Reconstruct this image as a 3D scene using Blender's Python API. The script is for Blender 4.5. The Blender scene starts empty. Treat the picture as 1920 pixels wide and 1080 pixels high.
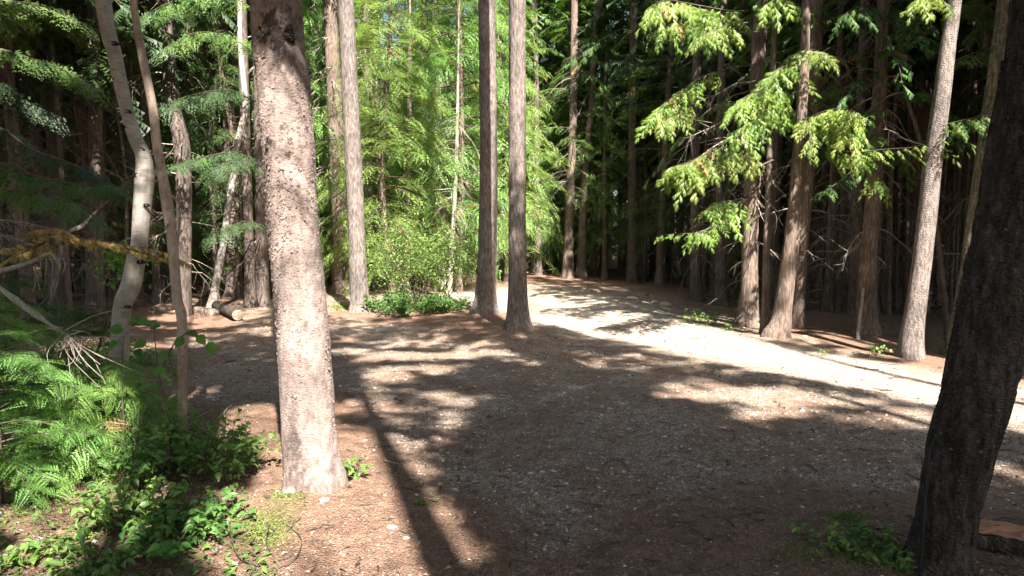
import bpy, math
import numpy as np
from math import radians, sin, cos, pi, tan, atan

# ------------------------------------------------------------------ camera, world, sun, exposure
sc = bpy.context.scene
PITCH = atan(100 / 1280)
CAMZ = 1.6
cd = bpy.data.cameras.new('camera'); cam = bpy.data.objects.new('camera', cd)
sc.collection.objects.link(cam); sc.camera = cam
cam.location = (0, 0, CAMZ); cam.rotation_euler = (pi / 2 - PITCH, 0, 0)
cd.sensor_width = 36; cd.lens = 24; cd.clip_start = 0.05; cd.clip_end = 3000

SUN_EL = radians(48)
sh = np.array([0.31, -0.951]); sh /= np.linalg.norm(sh)
SUN = np.array([sh[0] * cos(SUN_EL), sh[1] * cos(SUN_EL), sin(SUN_EL)])   # towards the sun
w = bpy.data.worlds.new('World'); sc.world = w; w.use_nodes = True
nt = w.node_tree; bg = nt.nodes['Background']
sky = nt.nodes.new('ShaderNodeTexSky'); sky.sky_type = 'NISHITA'; sky.sun_disc = False
sky.sun_elevation = SUN_EL; sky.sun_rotation = math.atan2(SUN[0], SUN[1])
sky.air_density = 1.0; sky.dust_density = 2.5; sky.ozone_density = 0.8
nt.links.new(sky.outputs[0], bg.inputs[0]); bg.inputs[1].default_value = 0.07
sl = bpy.data.lights.new('sun', 'SUN'); sl.energy = 5.0; sl.angle = radians(0.55); sl.color = (1.0, 0.94, 0.87)
so = bpy.data.objects.new('sun', sl); sc.collection.objects.link(so)
from mathutils import Vector
so.rotation_euler = Vector(SUN.tolist()).to_track_quat('Z', 'Y').to_euler()
vs = sc.view_settings; vs.view_transform = 'Standard'; vs.look = 'None'; vs.gamma = 1.0; vs.use_curve_mapping = False
vs.exposure = 2.6
sc.render.engine = 'CYCLES'
sc.cycles.max_bounces = 6; sc.cycles.diffuse_bounces = 4; sc.cycles.transmission_bounces = 3; sc.cycles.glossy_bounces = 2
sc.cycles.sample_clamp_indirect = 6

rng = np.random.default_rng(7)
COL = sc.collection

# ------------------------------------------------------------------ geometry of the place
FWD = np.array([0, cos(PITCH), -sin(PITCH)]); UPV = np.array([0, sin(PITCH), cos(PITCH)]); RT = np.array([1., 0, 0])
CP = np.array([0, 0, CAMZ])
def ray(u, v):
    return FWD + (u - 960) / 1280 * RT + (540 - v) / 1280 * UPV
def W(u, v, y):
    d = ray(u, v); return CP + d * (y / d[1])
def depth(P): return float(np.dot(np.asarray(P) - CP, FWD))
def to_px(P):
    q = P - CP; z = q @ FWD; zz = np.where(np.abs(z) < 1e-3, 1e-3, z)
    return 960 + 1280 * (q @ RT) / zz, 540 - 1280 * (q @ UPV) / zz, z

def vnoise(x, y, seed=0):
    r = np.random.default_rng(seed).random((128, 128))
    xi = np.floor(x).astype(int); yi = np.floor(y).astype(int); fx = x - xi; fy = y - yi
    fx = fx * fx * (3 - 2 * fx); fy = fy * fy * (3 - 2 * fy)
    a = r[xi % 128, yi % 128]; b = r[(xi + 1) % 128, yi % 128]; c = r[xi % 128, (yi + 1) % 128]; d = r[(xi + 1) % 128, (yi + 1) % 128]
    return (a * (1 - fx) + b * fx) * (1 - fy) + (c * (1 - fx) + d * fx) * fy - .5
def fbm(x, y, seed=0, o=4):
    s = 0; a = 1.0
    for i in range(o):
        s = s + a * vnoise(x * 2 ** i + 17.3 * i, y * 2 ** i + 9.1 * i, seed + i); a *= .5
    return s

MOUNDS = []       # x, y, height, radius: root mounds at trunk bases
def gz(x, y):
    x = np.asarray(x, float); y = np.asarray(y, float)
    r = np.sqrt(x * x + y * y)
    z = 0.10 * fbm(x * .35 + 40, y * .35 + 40, 3, 2) * np.clip(r / 10, .15, 1.5)
    far = np.clip(y - 24, 0, None)
    z = z + 0.5 * fbm(x * .12 + 60, y * .12 + 60, 5, 3) * np.clip((r - 14) / 20, 0, 1)
    z = z - 0.03 * np.clip(r - 42, 0, None)
    z = z - 0.25 * np.clip((x - 3) / 3, 0, 1) * np.clip((y - 13.5) / 4, 0, 1)
    for mx, my, mh, mr in MOUNDS:
        z = z + mh * np.exp(-((x - mx) ** 2 + (y - my) ** 2) / (mr * mr))
    return z
def G(u, v):
    d = ray(u, v); z0 = 0.0
    for _ in range(12):
        t = (z0 - CAMZ) / d[2]; P = CP + d * t; z0 = float(gz(P[0], P[1]))
    return np.array([P[0], P[1], z0])

def px_poly_world(pts):
    out = []
    for u, v in pts:
        d = ray(u, v); t = -CAMZ / d[2]; P = CP + d * t; out.append(P[:2])
    return np.array(out)
def inside(poly, x, y):
    r = np.zeros(x.shape, bool); n = len(poly)
    for i in range(n):
        x1, y1 = poly[i]; x2, y2 = poly[(i + 1) % n]
        c = ((y1 > y) != (y2 > y)); 
        with np.errstate(divide='ignore', invalid='ignore'):
            xx = (x2 - x1) * (y - y1) / (y2 - y1 + 1e-12) + x1
        r ^= c & (x < xx)
    return r
def sdist(poly, x, y):
    d = np.full(x.shape, 1e9); n = len(poly)
    for i in range(n):
        a = poly[i]; b = poly[(i + 1) % n]; e = b - a; L = e @ e + 1e-9
        t = np.clip(((x - a[0]) * e[0] + (y - a[1]) * e[1]) / L, 0, 1)
        d = np.minimum(d, np.hypot(x - a[0] - t * e[0], y - a[1] - t * e[1]))
    return np.where(inside(poly, x, y), d, -d)

# ------------------------------------------------------------------ gaps in the canopy: where sunlight comes through
def ell(u, v, a, b, n=12):
    return [(u + a * cos(2 * pi * i / n), v + b * sin(2 * pi * i / n)) for i in range(n)]
GROUND_LIT = [
 ([(985,560),(1060,572),(1200,600),(1330,628),(1440,652),(1600,676),(1790,694),(1990,720),(1990,835),(1880,798),(1760,758),(1600,724),(1480,704),(1330,675),(1230,652),(1120,630),(990,610)],0.0),
 ([(600,545),(900,532),(985,540),(985,612),(930,602),(890,592),(700,592),(620,602)],0.1),
 ([(985,530),(1200,545),(1330,600),(1440,650),(1200,600),(985,562)],3.6),
 (ell(1400,738,110,9),0.15),(ell(1310,727,60,8),.1),(ell(1430,772,70,9),.15),(ell(1560,752,90,8),.1),(ell(1650,792,90,10),.2),(ell(1880,885,70,16),.2),
 (ell(760,665,75,6),.1),(ell(728,702,32,16),.05),(ell(685,764,48,15),.1),(ell(785,760,72,32),.45),(ell(840,745,65,11),.2),(ell(836,802,28,20),.2),
 (ell(490,790,75,30),.05),(ell(370,730,28,9),.1),(ell(820,692,42,6),.1),(ell(690,728,22,8),.1),(ell(800,855,26,15),.1),(ell(650,655,30,6),.1),(ell(905,660,40,5),.1),
 ([(600,800),(700,800),(745,835),(775,900),(805,960),(850,1010),(870,1100),(540,1100),(560,900)],0.02),
 ([(-40,870),(280,870),(160,1000),(90,1100),(-40,1100)],.3),
 ([(430,925),(600,925),(600,1100),(420,1100)],.15),
 ([(1380,612),(1520,615),(1700,640),(1780,676),(1990,700),(1990,725),(1440,662)],3.0),
 (ell(400,592,90,12),.3),(ell(170,655,80,25),.4),(ell(530,620,70,9),.4),(ell(330,640,60,8),.4),
]
PLANE_LIT = [
 (4.2,[(455,500),(620,500),(660,935),(520,935)],.05),(4.2,[(450,-60),(600,-60),(620,500),(500,500)],1.5),(5.1,[(20,425),(360,425),(360,505),(20,505)],.3),(3.4,[(-60,700),(260,700),(260,1080),(-60,1080)],.5),(3.7,[(380,820),(520,820),(520,980),(380,980)],1.5),
 (3.8,[(-60,540),(210,540),(210,930),(-60,930)],.22),
 (5.4,[(300,280),(345,280),(360,600),(320,600)],.3),
 (13,[(620,-140),(682,-140),(697,330),(640,330)],.0),
 (13.2,[(680,400),(900,400),(900,610),(680,610)],.3),
 (18,[(585,-260),(985,-260),(985,480),(700,560),(600,540)],.04),
 (24,[(985,-140),(1210,-140),(1210,330),(990,330)],.3),
 (9.3,[(1180,-90),(1690,-90),(1690,350),(1560,330),(1400,470),(1250,480),(1190,350)],.04),
 (8.8,[(1665,700),(1735,700),(1820,-60),(1750,-60)],.2),
 (10.4,[(1425,600),(1480,600),(1500,250),(1440,250)],.3),
 (11.5,[(385,-40),(445,-40),(455,215),(395,215)],.0),
]
GL = [(np.array(p), k * .15) for p, k in GROUND_LIT]; PL = [(y, np.array(p), k * .3) for y, p, k in PLANE_LIT]
def keep_mask(P, r):
    """foliage that stays, given where its shadow would fall (the gaps between the crowns)"""
    keep = np.ones(len(P), bool); rnd = r.random(len(P))
    t = P[:, 2] / SUN[2]; Q = P - SUN * t[:, None]; u, v, z = to_px(Q); ok = z > .5
    for poly, k in GL: keep &= ~(inside(poly, u, v) & ok & (rnd > k))
    for y, poly, k in PL:
        t = (P[:, 1] - y) / SUN[1]; Q = P - SUN * t[:, None]; u, v, z = to_px(Q)
        keep &= ~(inside(poly, u, v) & (t > 0.3) & (rnd > k))
    return keep

# ------------------------------------------------------------------ mesh helpers
def mkmesh(name, V, F, mat=None, smooth=False, attrs=None):
    V = np.asarray(V, np.float32); F = np.asarray(F, np.int32)
    me = bpy.data.meshes.new(name); n, k = F.shape
    me.vertices.add(len(V)); me.vertices.foreach_set('co', V.ravel())
    me.loops.add(n * k); me.loops.foreach_set('vertex_index', F.ravel())
    me.polygons.add(n); me.polygons.foreach_set('loop_start', np.arange(n, dtype=np.int32) * k)
    me.polygons.foreach_set('use_smooth', np.full(n, smooth))
    for a, val in (attrs or {}).items():
        at = me.attributes.new(a, 'FLOAT', 'POINT'); at.data.foreach_set('value', np.asarray(val, np.float32))
    me.update(calc_edges=True); me.validate()
    if mat: me.materials.append(mat)
    return me
SMALL = {'dead_twigs', 'branch_stubs', 'branches', 'low_branches', 'twigs', 'low_boughs'}
def link(name, me, parent=None, loc=None):
    o = bpy.data.objects.new(name, me); COL.objects.link(o)
    if name in SMALL: o['kind'] = 'stuff'
    if parent is not None: o.parent = parent
    if loc is not None: o.location = loc
    return o
def empty(name, loc, label, cat, group=None, kind=None):
    o = link(name, None, loc=tuple(float(c) for c in loc)); o.empty_display_size = .1
    tag(o, label, cat, group, kind); return o
def tag(o, label=None, cat=None, group=None, kind=None):
    if label: o['label'] = label
    if cat: o['category'] = cat
    if group: o['group'] = group
    if kind: o['kind'] = kind
    return o

def tubes(paths, radii, sides=4):
    """paths (n,k,3), radii (n,k) -> V, F(quads)"""
    P = np.asarray(paths, float); R = np.asarray(radii, float); n, k, _ = P.shape
    T = np.gradient(P, axis=1); T /= np.linalg.norm(T, axis=2, keepdims=True) + 1e-9
    ref = np.where(np.abs(T[..., 2:3]) > .9, np.array([1., 0, 0]), np.array([0, 0, 1.]))
    A = np.cross(T, ref); A /= np.linalg.norm(A, axis=2, keepdims=True) + 1e-9; B = np.cross(T, A)
    th = np.arange(sides) * 2 * pi / sides
    V = P[:, :, None] + R[:, :, None, None] * (A[:, :, None] * np.cos(th)[None, None, :, None] + B[:, :, None] * np.sin(th)[None, None, :, None])
    idx = np.arange(n * k * sides).reshape(n, k, sides)
    a = idx[:, :-1]; b = idx[:, 1:]
    F = np.stack([a, np.roll(a, -1, 2), np.roll(b, -1, 2), b], -1).reshape(-1, 4)
    return V.reshape(-1, 3), F
def cat_mesh(parts):
    Vs, Fs, o = [], [], 0
    for V, F in parts:
        Vs.append(V); Fs.append(F + o); o += len(V)
    return np.concatenate(Vs), np.concatenate(Fs)
def spline(pts, n):
    p = np.asarray(pts, float); m = len(p)
    q = np.vstack([2 * p[0] - p[1], p, 2 * p[-1] - p[-2]])
    t = np.linspace(0, m - 1 - 1e-6, n); i = t.astype(int); f = (t - i)[:, None]
    a, b, c, d = q[i], q[i + 1], q[i + 2], q[i + 3]
    return .5 * (2 * b + (c - a) * f + (2 * a - 5 * b + 4 * c - d) * f ** 2 + (3 * b - a - 3 * c + d) * f ** 3)

# ------------------------------------------------------------------ foliage templates
def frond_template(nb, sub, wid=.42, ang=50, droop=.22, seed=1):
    r = np.random.default_rng(seed); V = []; F = []
    def tri(a, b, c):
        i = len(V); V.extend([a, b, c]); F.append((i, i + 1, i + 2))
    def z(x, y): return -droop * x * x - .35 * y * y
    tri((0, -.008, 0), (0, .008, 0), (1, 0, z(1, 0)))
    for i in range(nb):
        x0 = .06 + .88 * (i + .5) / nb
        for s in (-1, 1):
            L = wid * (1 - x0) ** .6 * min(1, .45 + x0 * 3) * (.85 + .3 * r.random()) + .05
            a = radians(ang + r.normal() * 5) * s; dx, dy = cos(a), sin(a)
            xs = x0 + r.normal() * .01
            if sub == 0:
                wd = .42 / nb
                tri((xs - wd, 0, 0), (xs + wd, 0, 0), (xs + dx * L, dy * L, z(xs + dx * L, dy * L)))
                m = .55; 
                tri((xs + dx * L * .3 - wd * .8, dy * L * .3, z(xs, dy * L * .3)), (xs + dx * L * m + wd * .9, dy * L * m, z(xs, dy * L * m)), (xs + dx * L * .9 , dy * L * .95, z(xs + dx * L, dy * L)))
            else:
                tri((xs - .006, 0, 0), (xs + .006, 0, 0), (xs + dx * L, dy * L, z(xs + dx * L, dy * L)))
                for j in range(sub):
                    q = (j + .6) / sub * .92
                    l2 = L * .36 * (1 - q * .65) + .015
                    bx, by = xs + dx * L * q, dy * L * q
                    for s2 in (-1, 1):
                        a2 = a + s2 * radians(42); ex, ey = cos(a2) * l2, sin(a2) * l2
                        px, py = -sin(a2) * .16 * l2 + 0, cos(a2) * .16 * l2
                        zt = z(bx + ex, by + ey) + r.normal() * .008
                        i0 = len(V)
                        if sub <= 3:
                            V.extend([(bx - px, by - py, z(bx, by)), (bx + ex, by + ey, zt), (bx + ex * .4 + px * 2.2, by + ey * .4 + py * 2.2, z(bx, by))]); F.append((i0, i0 + 1, i0 + 2)); continue
                        V.extend([(bx, by, z(bx, by)), (bx + ex * .55 + px, by + ey * .55 + py, zt * .5 + z(bx, by) * .5 + .004), (bx + ex, by + ey, zt), (bx + ex * .55 - px, by + ey * .55 - py, zt * .5 + z(bx, by) * .5 + .004)])
                        F.extend([(i0, i0 + 1, i0 + 2), (i0, i0 + 2, i0 + 3)])
    return np.array(V, float), np.array(F, int)
T_HI = [frond_template(12, 5, seed=s, wid=.45) for s in (1, 2)]
T_MID = [frond_template(8, 2, seed=s) for s in (3, 4)]
T_MID1 = [frond_template(6, 1, seed=s, wid=.46, ang=44) for s in (13, 14)]
T_FAN = [frond_template(9, 0, seed=s, wid=.44, ang=44, droop=.3) for s in (23, 24)]
T_LO = [frond_template(6, 0, seed=s) for s in (5, 6)]
T_FINE = [frond_template(10, 2, seed=s, wid=.34, ang=62) for s in (9, 10)]
T_CAST = [frond_template(4, 0, seed=s, wid=.5) for s in (7, 8)]
def leaf_template(asp=.62, n=3, fold=.18):
    xs = np.linspace(0, 1, n + 2); V = [(0, 0, 0)]
    for x in xs[1:-1]:
        wdt = asp / 2 * math.sin(pi * x ** .8); zz = -.25 * x * x
        V += [(x, wdt, zz + fold * wdt * 2), (x, 0, zz), (x, -wdt, zz + fold * wdt * 2)]
    V.append((1.05, 0, -.32)); F = []
    F += [(0, 2, 1), (0, 3, 2)]
    for i in range(n - 1):
        a = 1 + 3 * i; b = a + 3
        F += [(a, a + 1, b + 1), (a, b + 1, b), (a + 1, a + 2, b + 2), (a + 1, b + 2, b + 1)]
    a = 1 + 3 * (n - 1); e = len(V) - 1
    F += [(a, a + 1, e), (a + 1, a + 2, e)]
    return np.array(V, float), np.array(F, int)
LEAF = leaf_template(); LEAF_S = leaf_template(.6, 1)
def instance(tmpl, O, X, N, S, tint):
    X = X / (np.linalg.norm(X, axis=1, keepdims=True) + 1e-9)
    Y = np.cross(N, X); Y /= np.linalg.norm(Y, axis=1, keepdims=True) + 1e-9; Z = np.cross(X, Y)
    tv, tf = tmpl
    V = O[:, None] + S[:, None, None] * (tv[None, :, 0:1] * X[:, None] + tv[None, :, 1:2] * Y[:, None] + tv[None, :, 2:3] * Z[:, None])
    F = tf[None] + (np.arange(len(O)) * len(tv))[:, None, None]
    return V.reshape(-1, 3), F.reshape(-1, 3), np.repeat(tint, len(tv))
def inst_multi(tmpls, O, X, N, S, tint, r):
    pick = r.integers(0, len(tmpls), len(O)); Vs, Fs, Ts, o = [], [], [], 0
    for i, t in enumerate(tmpls):
        m = pick == i
        if not m.any(): continue
        V, F, T = instance(t, O[m], X[m], N[m], S[m], tint[m]); Vs.append(V); Fs.append(F + o); Ts.append(T); o += len(V)
    return np.concatenate(Vs), np.concatenate(Fs), np.concatenate(Ts)

def crown_frames(r, z0, z1, R, nb, ns, size, droop=.55, up=.15, axis=None, shape=.7, inner=.18, brown=.008, az=None, low=.55):
    """frames of sprays on boughs + bough polylines"""
    zz = z0 + (z1 - z0) * (np.arange(nb) + r.random(nb)) / nb
    q = (zz - z0) / (z1 - z0)
    L = R * (low + (1 - low) * np.clip(q * 4, 0, 1)) * (1 - q) ** shape * (.65 + .5 * r.random(nb)) + .15
    a = r.random(nb) * 2 * pi if az is None else az(r, nb)
    h = np.stack([np.cos(a), np.sin(a), 0 * a], 1); s = np.stack([-np.sin(a), np.cos(a), 0 * a], 1)
    base = np.stack([0 * zz, 0 * zz, zz], 1)
    if axis is not None: base = axis(zz)
    upv = up + .15 * r.normal(size=nb); dr = droop * (.7 + .6 * r.random(nb))
    t = inner + (1 - inner) * (np.arange(ns)[None] + .5 + .3 * r.normal(size=(nb, ns))) / ns
    t = np.clip(t, .08, 1)
    k = np.linspace(0, 1, 6)
    bend = r.normal(size=nb) * .12
    def pos(tt):
        return (base[:, None] + h[:, None] * (L[:, None] * tt)[..., None] + s[:, None] * (L[:, None] * tt ** 2 * bend[:, None])[..., None]
                + np.array([0, 0, 1.]) * (L[:, None] * (upv[:, None] * tt - dr[:, None] * tt ** 2))[..., None])
    Pb = pos(np.broadcast_to(k, (nb, 6)))
    O = pos(t)
    side = np.where(np.arange(ns)[None] % 2 == 0, 1, -1) * np.ones((nb, 1))
    side[:, -1] = 0
    phi = radians(48) * side + r.normal(size=(nb, ns)) * .25
    X = np.cos(phi)[..., None] * h[:, None] + np.sin(phi)[..., None] * s[:, None]
    X = X + np.array([0, 0, 1.]) * (upv[:, None] - 1.5 * dr[:, None] * t - .12 + r.normal(size=(nb, ns)) * .15)[..., None]
    N = np.array([0, 0, 1.]) + r.normal(size=(nb, ns, 3)) * .28
    S = size * (1.15 - .45 * t) * (.7 + .6 * r.random((nb, ns))) * np.clip(L[:, None] / R * 1.6, .45, 1)
    bt = r.random((nb, 1)) * .6; tint = np.clip(bt + .3 * r.random((nb, ns)), 0, .85)
    tint = np.where(r.random((nb, ns)) < brown, 1.0, tint)
    Rw = (.004 + .010 * L)[:, None] * (1.05 - k)[None]
    return O.reshape(-1, 3), X.reshape(-1, 3), N.reshape(-1, 3), S.ravel(), tint.ravel(), Pb, Rw

def dead_twigs(r, z0, z1, n, L0, axis=None, droop=.6, r0=.006, sub=3):
    zz = z0 + (z1 - z0) * r.random(n); a = r.random(n) * 2 * pi; L = L0 * (.3 + r.random(n))
    base = np.stack([0 * zz, 0 * zz, zz], 1) if axis is None else axis(zz)
    k = np.linspace(0, 1, 6)
    h = np.stack([np.cos(a), np.sin(a), 0 * a], 1)
    up = r.normal(size=n) * .25; dr = droop * (.4 + r.random(n))
    def pos(tt): return base[:, None] + h[:, None] * (L[:, None] * tt)[..., None] + np.array([0, 0, 1.]) * (L[:, None] * (up[:, None] * tt - dr[:, None] * tt ** 2.0))[..., None]
    P = pos(np.broadcast_to(k, (n, 6))); P[:, 1:] += r.normal(size=(n, 5, 3)) * .02 * L[:, None, None]
    R = r0 * (.5 + r.random(n))[:, None] * (1.1 - k)[None] * (1 + L[:, None])
    parts = [tubes(P, R, 3)]
    if sub:
        tt = .25 + .7 * r.random((n, sub)); O = pos(tt).reshape(-1, 3); m = len(O)
        a2 = np.repeat(a, sub) + r.choice([-1, 1], m) * (.5 + .5 * r.random(m)); L2 = np.repeat(L, sub) * (.2 + .35 * r.random(m))
        h2 = np.stack([np.cos(a2), np.sin(a2), -.6 - .8 * r.random(m)], 1)
        k2 = np.linspace(0, 1, 4)
        Q = O[:, None] + h2[:, None] * (L2[:, None] * k2)[..., None] + r.normal(size=(m, 4, 3)) * .03 * L2[:, None, None]
        Q[:, 0] = O
        parts.append(tubes(Q, np.repeat(R[:, 2], sub)[:, None] * .6 * (1.1 - k2)[None], 3))
    return cat_mesh(parts)

# ------------------------------------------------------------------ materials
def nodes_of(name):
    m = bpy.data.materials.new(name); m.use_nodes = True; t = m.node_tree
    return m, t, t.nodes, t.links, t.nodes['Principled BSDF']
def ramp(nd, stops):
    r = nd.new('ShaderNodeValToRGB'); e = r.color_ramp.elements
    while len(e) > 1: e.remove(e[-1])
    e[0].position, e[0].color = stops[0][0], (*stops[0][1], 1)
    for p, c in stops[1:]:
        x = e.new(p); x.color = (*c, 1)
    return r
def tex(nd, ln, kind, vec, scale, **kw):
    n = nd.new(kind); ln.new(vec, n.inputs['Vector']); n.inputs['Scale'].default_value = scale
    for k, v in kw.items():
        if k in n.inputs: n.inputs[k].default_value = v
        else: setattr(n, k, v)
    return n
def mapping(nd, ln, scale):
    tc = nd.new('ShaderNodeTexCoord'); mp = nd.new('ShaderNodeMapping'); mp.inputs['Scale'].default_value = scale
    ln.new(tc.outputs['Object'], mp.inputs['Vector']); return mp.outputs[0]
def mixc(nd, ln, fac, a, b, mode='MIX'):
    m = nd.new('ShaderNodeMix'); m.data_type = 'RGBA'; m.blend_type = mode
    for sock, val in ((0, fac), (6, a), (7, b)):
        if hasattr(val, 'is_linked') or hasattr(val, 'links'): ln.new(val, m.inputs[sock])
        elif isinstance(val, tuple): m.inputs[sock].default_value = (*val, 1)
        else: m.inputs[sock].default_value = val
    return m.outputs[2]
def bark(name, c1, c2, c3, sx=26, sz=5, bump=.6, bdist=.012, lichen=None, scaly=False, lich_lo=.62):
    m, t, nd, ln, bs = nodes_of(name)
    v = mapping(nd, ln, (1, 1, sz / sx))
    n1 = tex(nd, ln, 'ShaderNodeTexNoise', v, sx, Detail=6, Roughness=.7)
    r1 = ramp(nd, [(.28, c1), (.48, c2), (.72, c3)]); ln.new(n1.outputs[0], r1.inputs[0])
    v2 = mapping(nd, ln, (1, 1, 1)); n2 = tex(nd, ln, 'ShaderNodeTexNoise', v2, 2.3, Detail=4)
    r2 = ramp(nd, [(.3, (.62, .62, .62)), (.7, (1.15, 1.12, 1.1))]); ln.new(n2.outputs[0], r2.inputs[0])
    col = mixc(nd, ln, 1.0, r1.outputs[0], r2.outputs[0], 'MULTIPLY')
    if lichen:
        n3 = tex(nd, ln, 'ShaderNodeTexNoise', v2, 30, Detail=5, Roughness=.75)
        r3 = ramp(nd, [(lich_lo - .03, (0, 0, 0)), (lich_lo + .04, (1, 1, 1))]); ln.new(n3.outputs[0], r3.inputs[0])
        col = mixc(nd, ln, r3.outputs[0], col, lichen)
    at = nd.new('ShaderNodeAttribute'); at.attribute_name = 'stain'
    col = mixc(nd, ln, at.outputs['Fac'], col, (.012, .009, .008))
    ln.new(col, bs.inputs['Base Color']); bs.inputs['Roughness'].default_value = .9
    bs.inputs['Specular IOR Level'].default_value = .2
    h = n1.outputs[0]
    if scaly:
        v3 = mapping(nd, ln, (1, 1, 1.5)); wv = tex(nd, ln, 'ShaderNodeTexVoronoi', v3, 60, Randomness=1.0)
        mth = nd.new('ShaderNodeMath'); mth.operation = 'MULTIPLY_ADD'; ln.new(wv.outputs['Distance'], mth.inputs[0]); mth.inputs[1].default_value = -.8; ln.new(n1.outputs[0], mth.inputs[2]); h = mth.outputs[0]
    b = nd.new('ShaderNodeBump'); b.inputs['Strength'].default_value = bump; b.inputs['Distance'].default_value = bdist
    ln.new(h, b.inputs['Height']); ln.new(b.outputs[0], bs.inputs['Normal'])
    return m
def foliage(name, stops, trans=.35, rough=.55, rnd=.25):
    m, t, nd, ln, bs = nodes_of(name)
    at = nd.new('ShaderNodeAttribute'); at.attribute_name = 'tint'
    r = ramp(nd, stops); ln.new(at.outputs['Fac'], r.inputs[0])
    oi = nd.new('ShaderNodeObjectInfo'); hs = nd.new('ShaderNodeHueSaturation')
    mr = nd.new('ShaderNodeMapRange'); ln.new(oi.outputs['Random'], mr.inputs[0]); mr.inputs[3].default_value = 1 - rnd; mr.inputs[4].default_value = 1 + rnd
    mh = nd.new('ShaderNodeMapRange'); nn_ = nd.new('ShaderNodeMath'); nn_.operation = 'FRACT'; m7 = nd.new('ShaderNodeMath'); m7.operation = 'MULTIPLY'; m7.inputs[1].default_value = 7.3; ln.new(oi.outputs['Random'], m7.inputs[0]); ln.new(m7.outputs[0], nn_.inputs[0]); ln.new(nn_.outputs[0], mh.inputs[0]); mh.inputs[3].default_value = .487; mh.inputs[4].default_value = .522; ln.new(mh.outputs[0], hs.inputs['Hue'])
    ln.new(mr.outputs[0], hs.inputs['Value']); ln.new(r.outputs[0], hs.inputs['Color'])
    ln.new(hs.outputs[0], bs.inputs['Base Color']); bs.inputs['Roughness'].default_value = rough
    bs.inputs['Specular IOR Level'].default_value = .35
    tr = nd.new('ShaderNodeBsdfTranslucent')
    ln.new(mixc(nd, ln, 1.0, hs.outputs[0], (1.25, 1.3, .55), 'MULTIPLY'), tr.inputs[0])
    mx = nd.new('ShaderNodeMixShader'); mx.inputs[0].default_value = trans
    ln.new(bs.outputs[0], mx.inputs[1]); ln.new(tr.outputs[0], mx.inputs[2])
    ln.new(mx.outputs[0], nd['Material Output'].inputs[0])
    return m
BROWN = (.20, .11, .05)
M = {}
M['spruce'] = bark('bark_scaly_pink_grey', (.115, .088, .077), (.235, .182, .16), (.335, .272, .24), 30, 16, .65, .006, None, True)
M['fir'] = bark('bark_furrowed_grey_brown', (.04, .033, .029), (.145, .12, .106), (.30, .258, .23), 34, 9, 1.0, .014, (.25, .25, .21), True, .68)
M['cedar'] = bark('bark_fibrous_red_brown', (.03, .022, .017), (.12, .088, .07), (.26, .205, .17), 42, 6, 1.0, .012)
M['pole'] = bark('bark_pole_grey', (.03, .024, .020), (.095, .074, .062), (.19, .155, .135), 30, 7, .8, .010)
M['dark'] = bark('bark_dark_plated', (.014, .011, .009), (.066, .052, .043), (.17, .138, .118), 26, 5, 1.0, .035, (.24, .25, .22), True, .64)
M['mossy'] = bark('bark_mossy', (.03, .025, .015), (.13, .11, .07), (.30, .27, .18), 26, 6, .9, .014, (.35, .33, .24), True, .6)
M['dead'] = bark('dead_wood_grey', (.13, .105, .085), (.27, .23, .19), (.42, .38, .33), 40, 10, .3, .004)
M['twig'] = bark('twig_brown', (.035, .026, .020), (.085, .065, .05), (.14, .11, .085), 40, 10, .2, .003)
M['lichen_branch'] = bark('lichen_covered_branch', (.10, .08, .055), (.25, .235, .18), (.40, .39, .31), 40, 30, .6, .006)
def birch_mat():
    m, t, nd, ln, bs = nodes_of('bark_birch')
    v2 = mapping(nd, ln, (1, 1, 1)); v = mapping(nd, ln, (1, 1, 9))
    n1 = tex(nd, ln, 'ShaderNodeTexNoise', v2, 9, Detail=5, Roughness=.6)
    r1 = ramp(nd, [(.3, (.17, .15, .125)), (.55, (.29, .262, .228)), (.75, (.39, .36, .32))]); ln.new(n1.outputs[0], r1.inputs[0])
    n2 = tex(nd, ln, 'ShaderNodeTexNoise', v, 14, Detail=4, Roughness=.7)
    r2 = ramp(nd, [(.55, (0, 0, 0)), (.62, (1, 1, 1))]); ln.new(n2.outputs[0], r2.inputs[0])
    c = mixc(nd, ln, r2.outputs[0], r1.outputs[0], (.17, .13, .10))
    at = nd.new('ShaderNodeAttribute'); at.attribute_name = 'stain'
    c = mixc(nd, ln, at.outputs['Fac'], c, (.03, .022, .018)); ln.new(c, bs.inputs['Base Color']); bs.inputs['Roughness'].default_value = .65
    b = nd.new('ShaderNodeBump'); b.inputs['Strength'].default_value = .4; b.inputs['Distance'].default_value = .004
    ln.new(n2.outputs[0], b.inputs['Height']); ln.new(b.outputs[0], bs.inputs['Normal'])
    return m
M['birch'] = birch_mat()
M['tan'] = bark('bark_tan_smooth', (.15, .11, .085), (.33, .255, .205), (.46, .38, .32), 24, 14, .4, .005)
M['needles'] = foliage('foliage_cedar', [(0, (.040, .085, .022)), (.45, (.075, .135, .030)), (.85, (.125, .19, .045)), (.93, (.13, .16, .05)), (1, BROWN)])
M['needles_bright'] = foliage('foliage_sunlit', [(0, (.10, .185, .045)), (.45, (.17, .285, .07)), (.85, (.25, .37, .11)), (.93, (.26, .27, .10)), (1, (.36, .22, .11))], .42, .42)  # lit copy of the needle green; sunlight is put into the paler colour
M['needles_hero'] = foliage('foliage_cedar_sunny', [(0, (.10, .16, .032)), (.5, (.175, .245, .05)), (.85, (.245, .32, .08)), (.93, (.24, .23, .09)), (1, (.34, .20, .10))], .4, .42)  # right-bank boughs: cedar green again, lightened for the sun on them
M['needles_dark'] = foliage('foliage_hemlock', [(0, (.018, .042, .016)), (.5, (.035, .070, .022)), (.85, (.060, .105, .030)), (1, BROWN)], .3)
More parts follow.
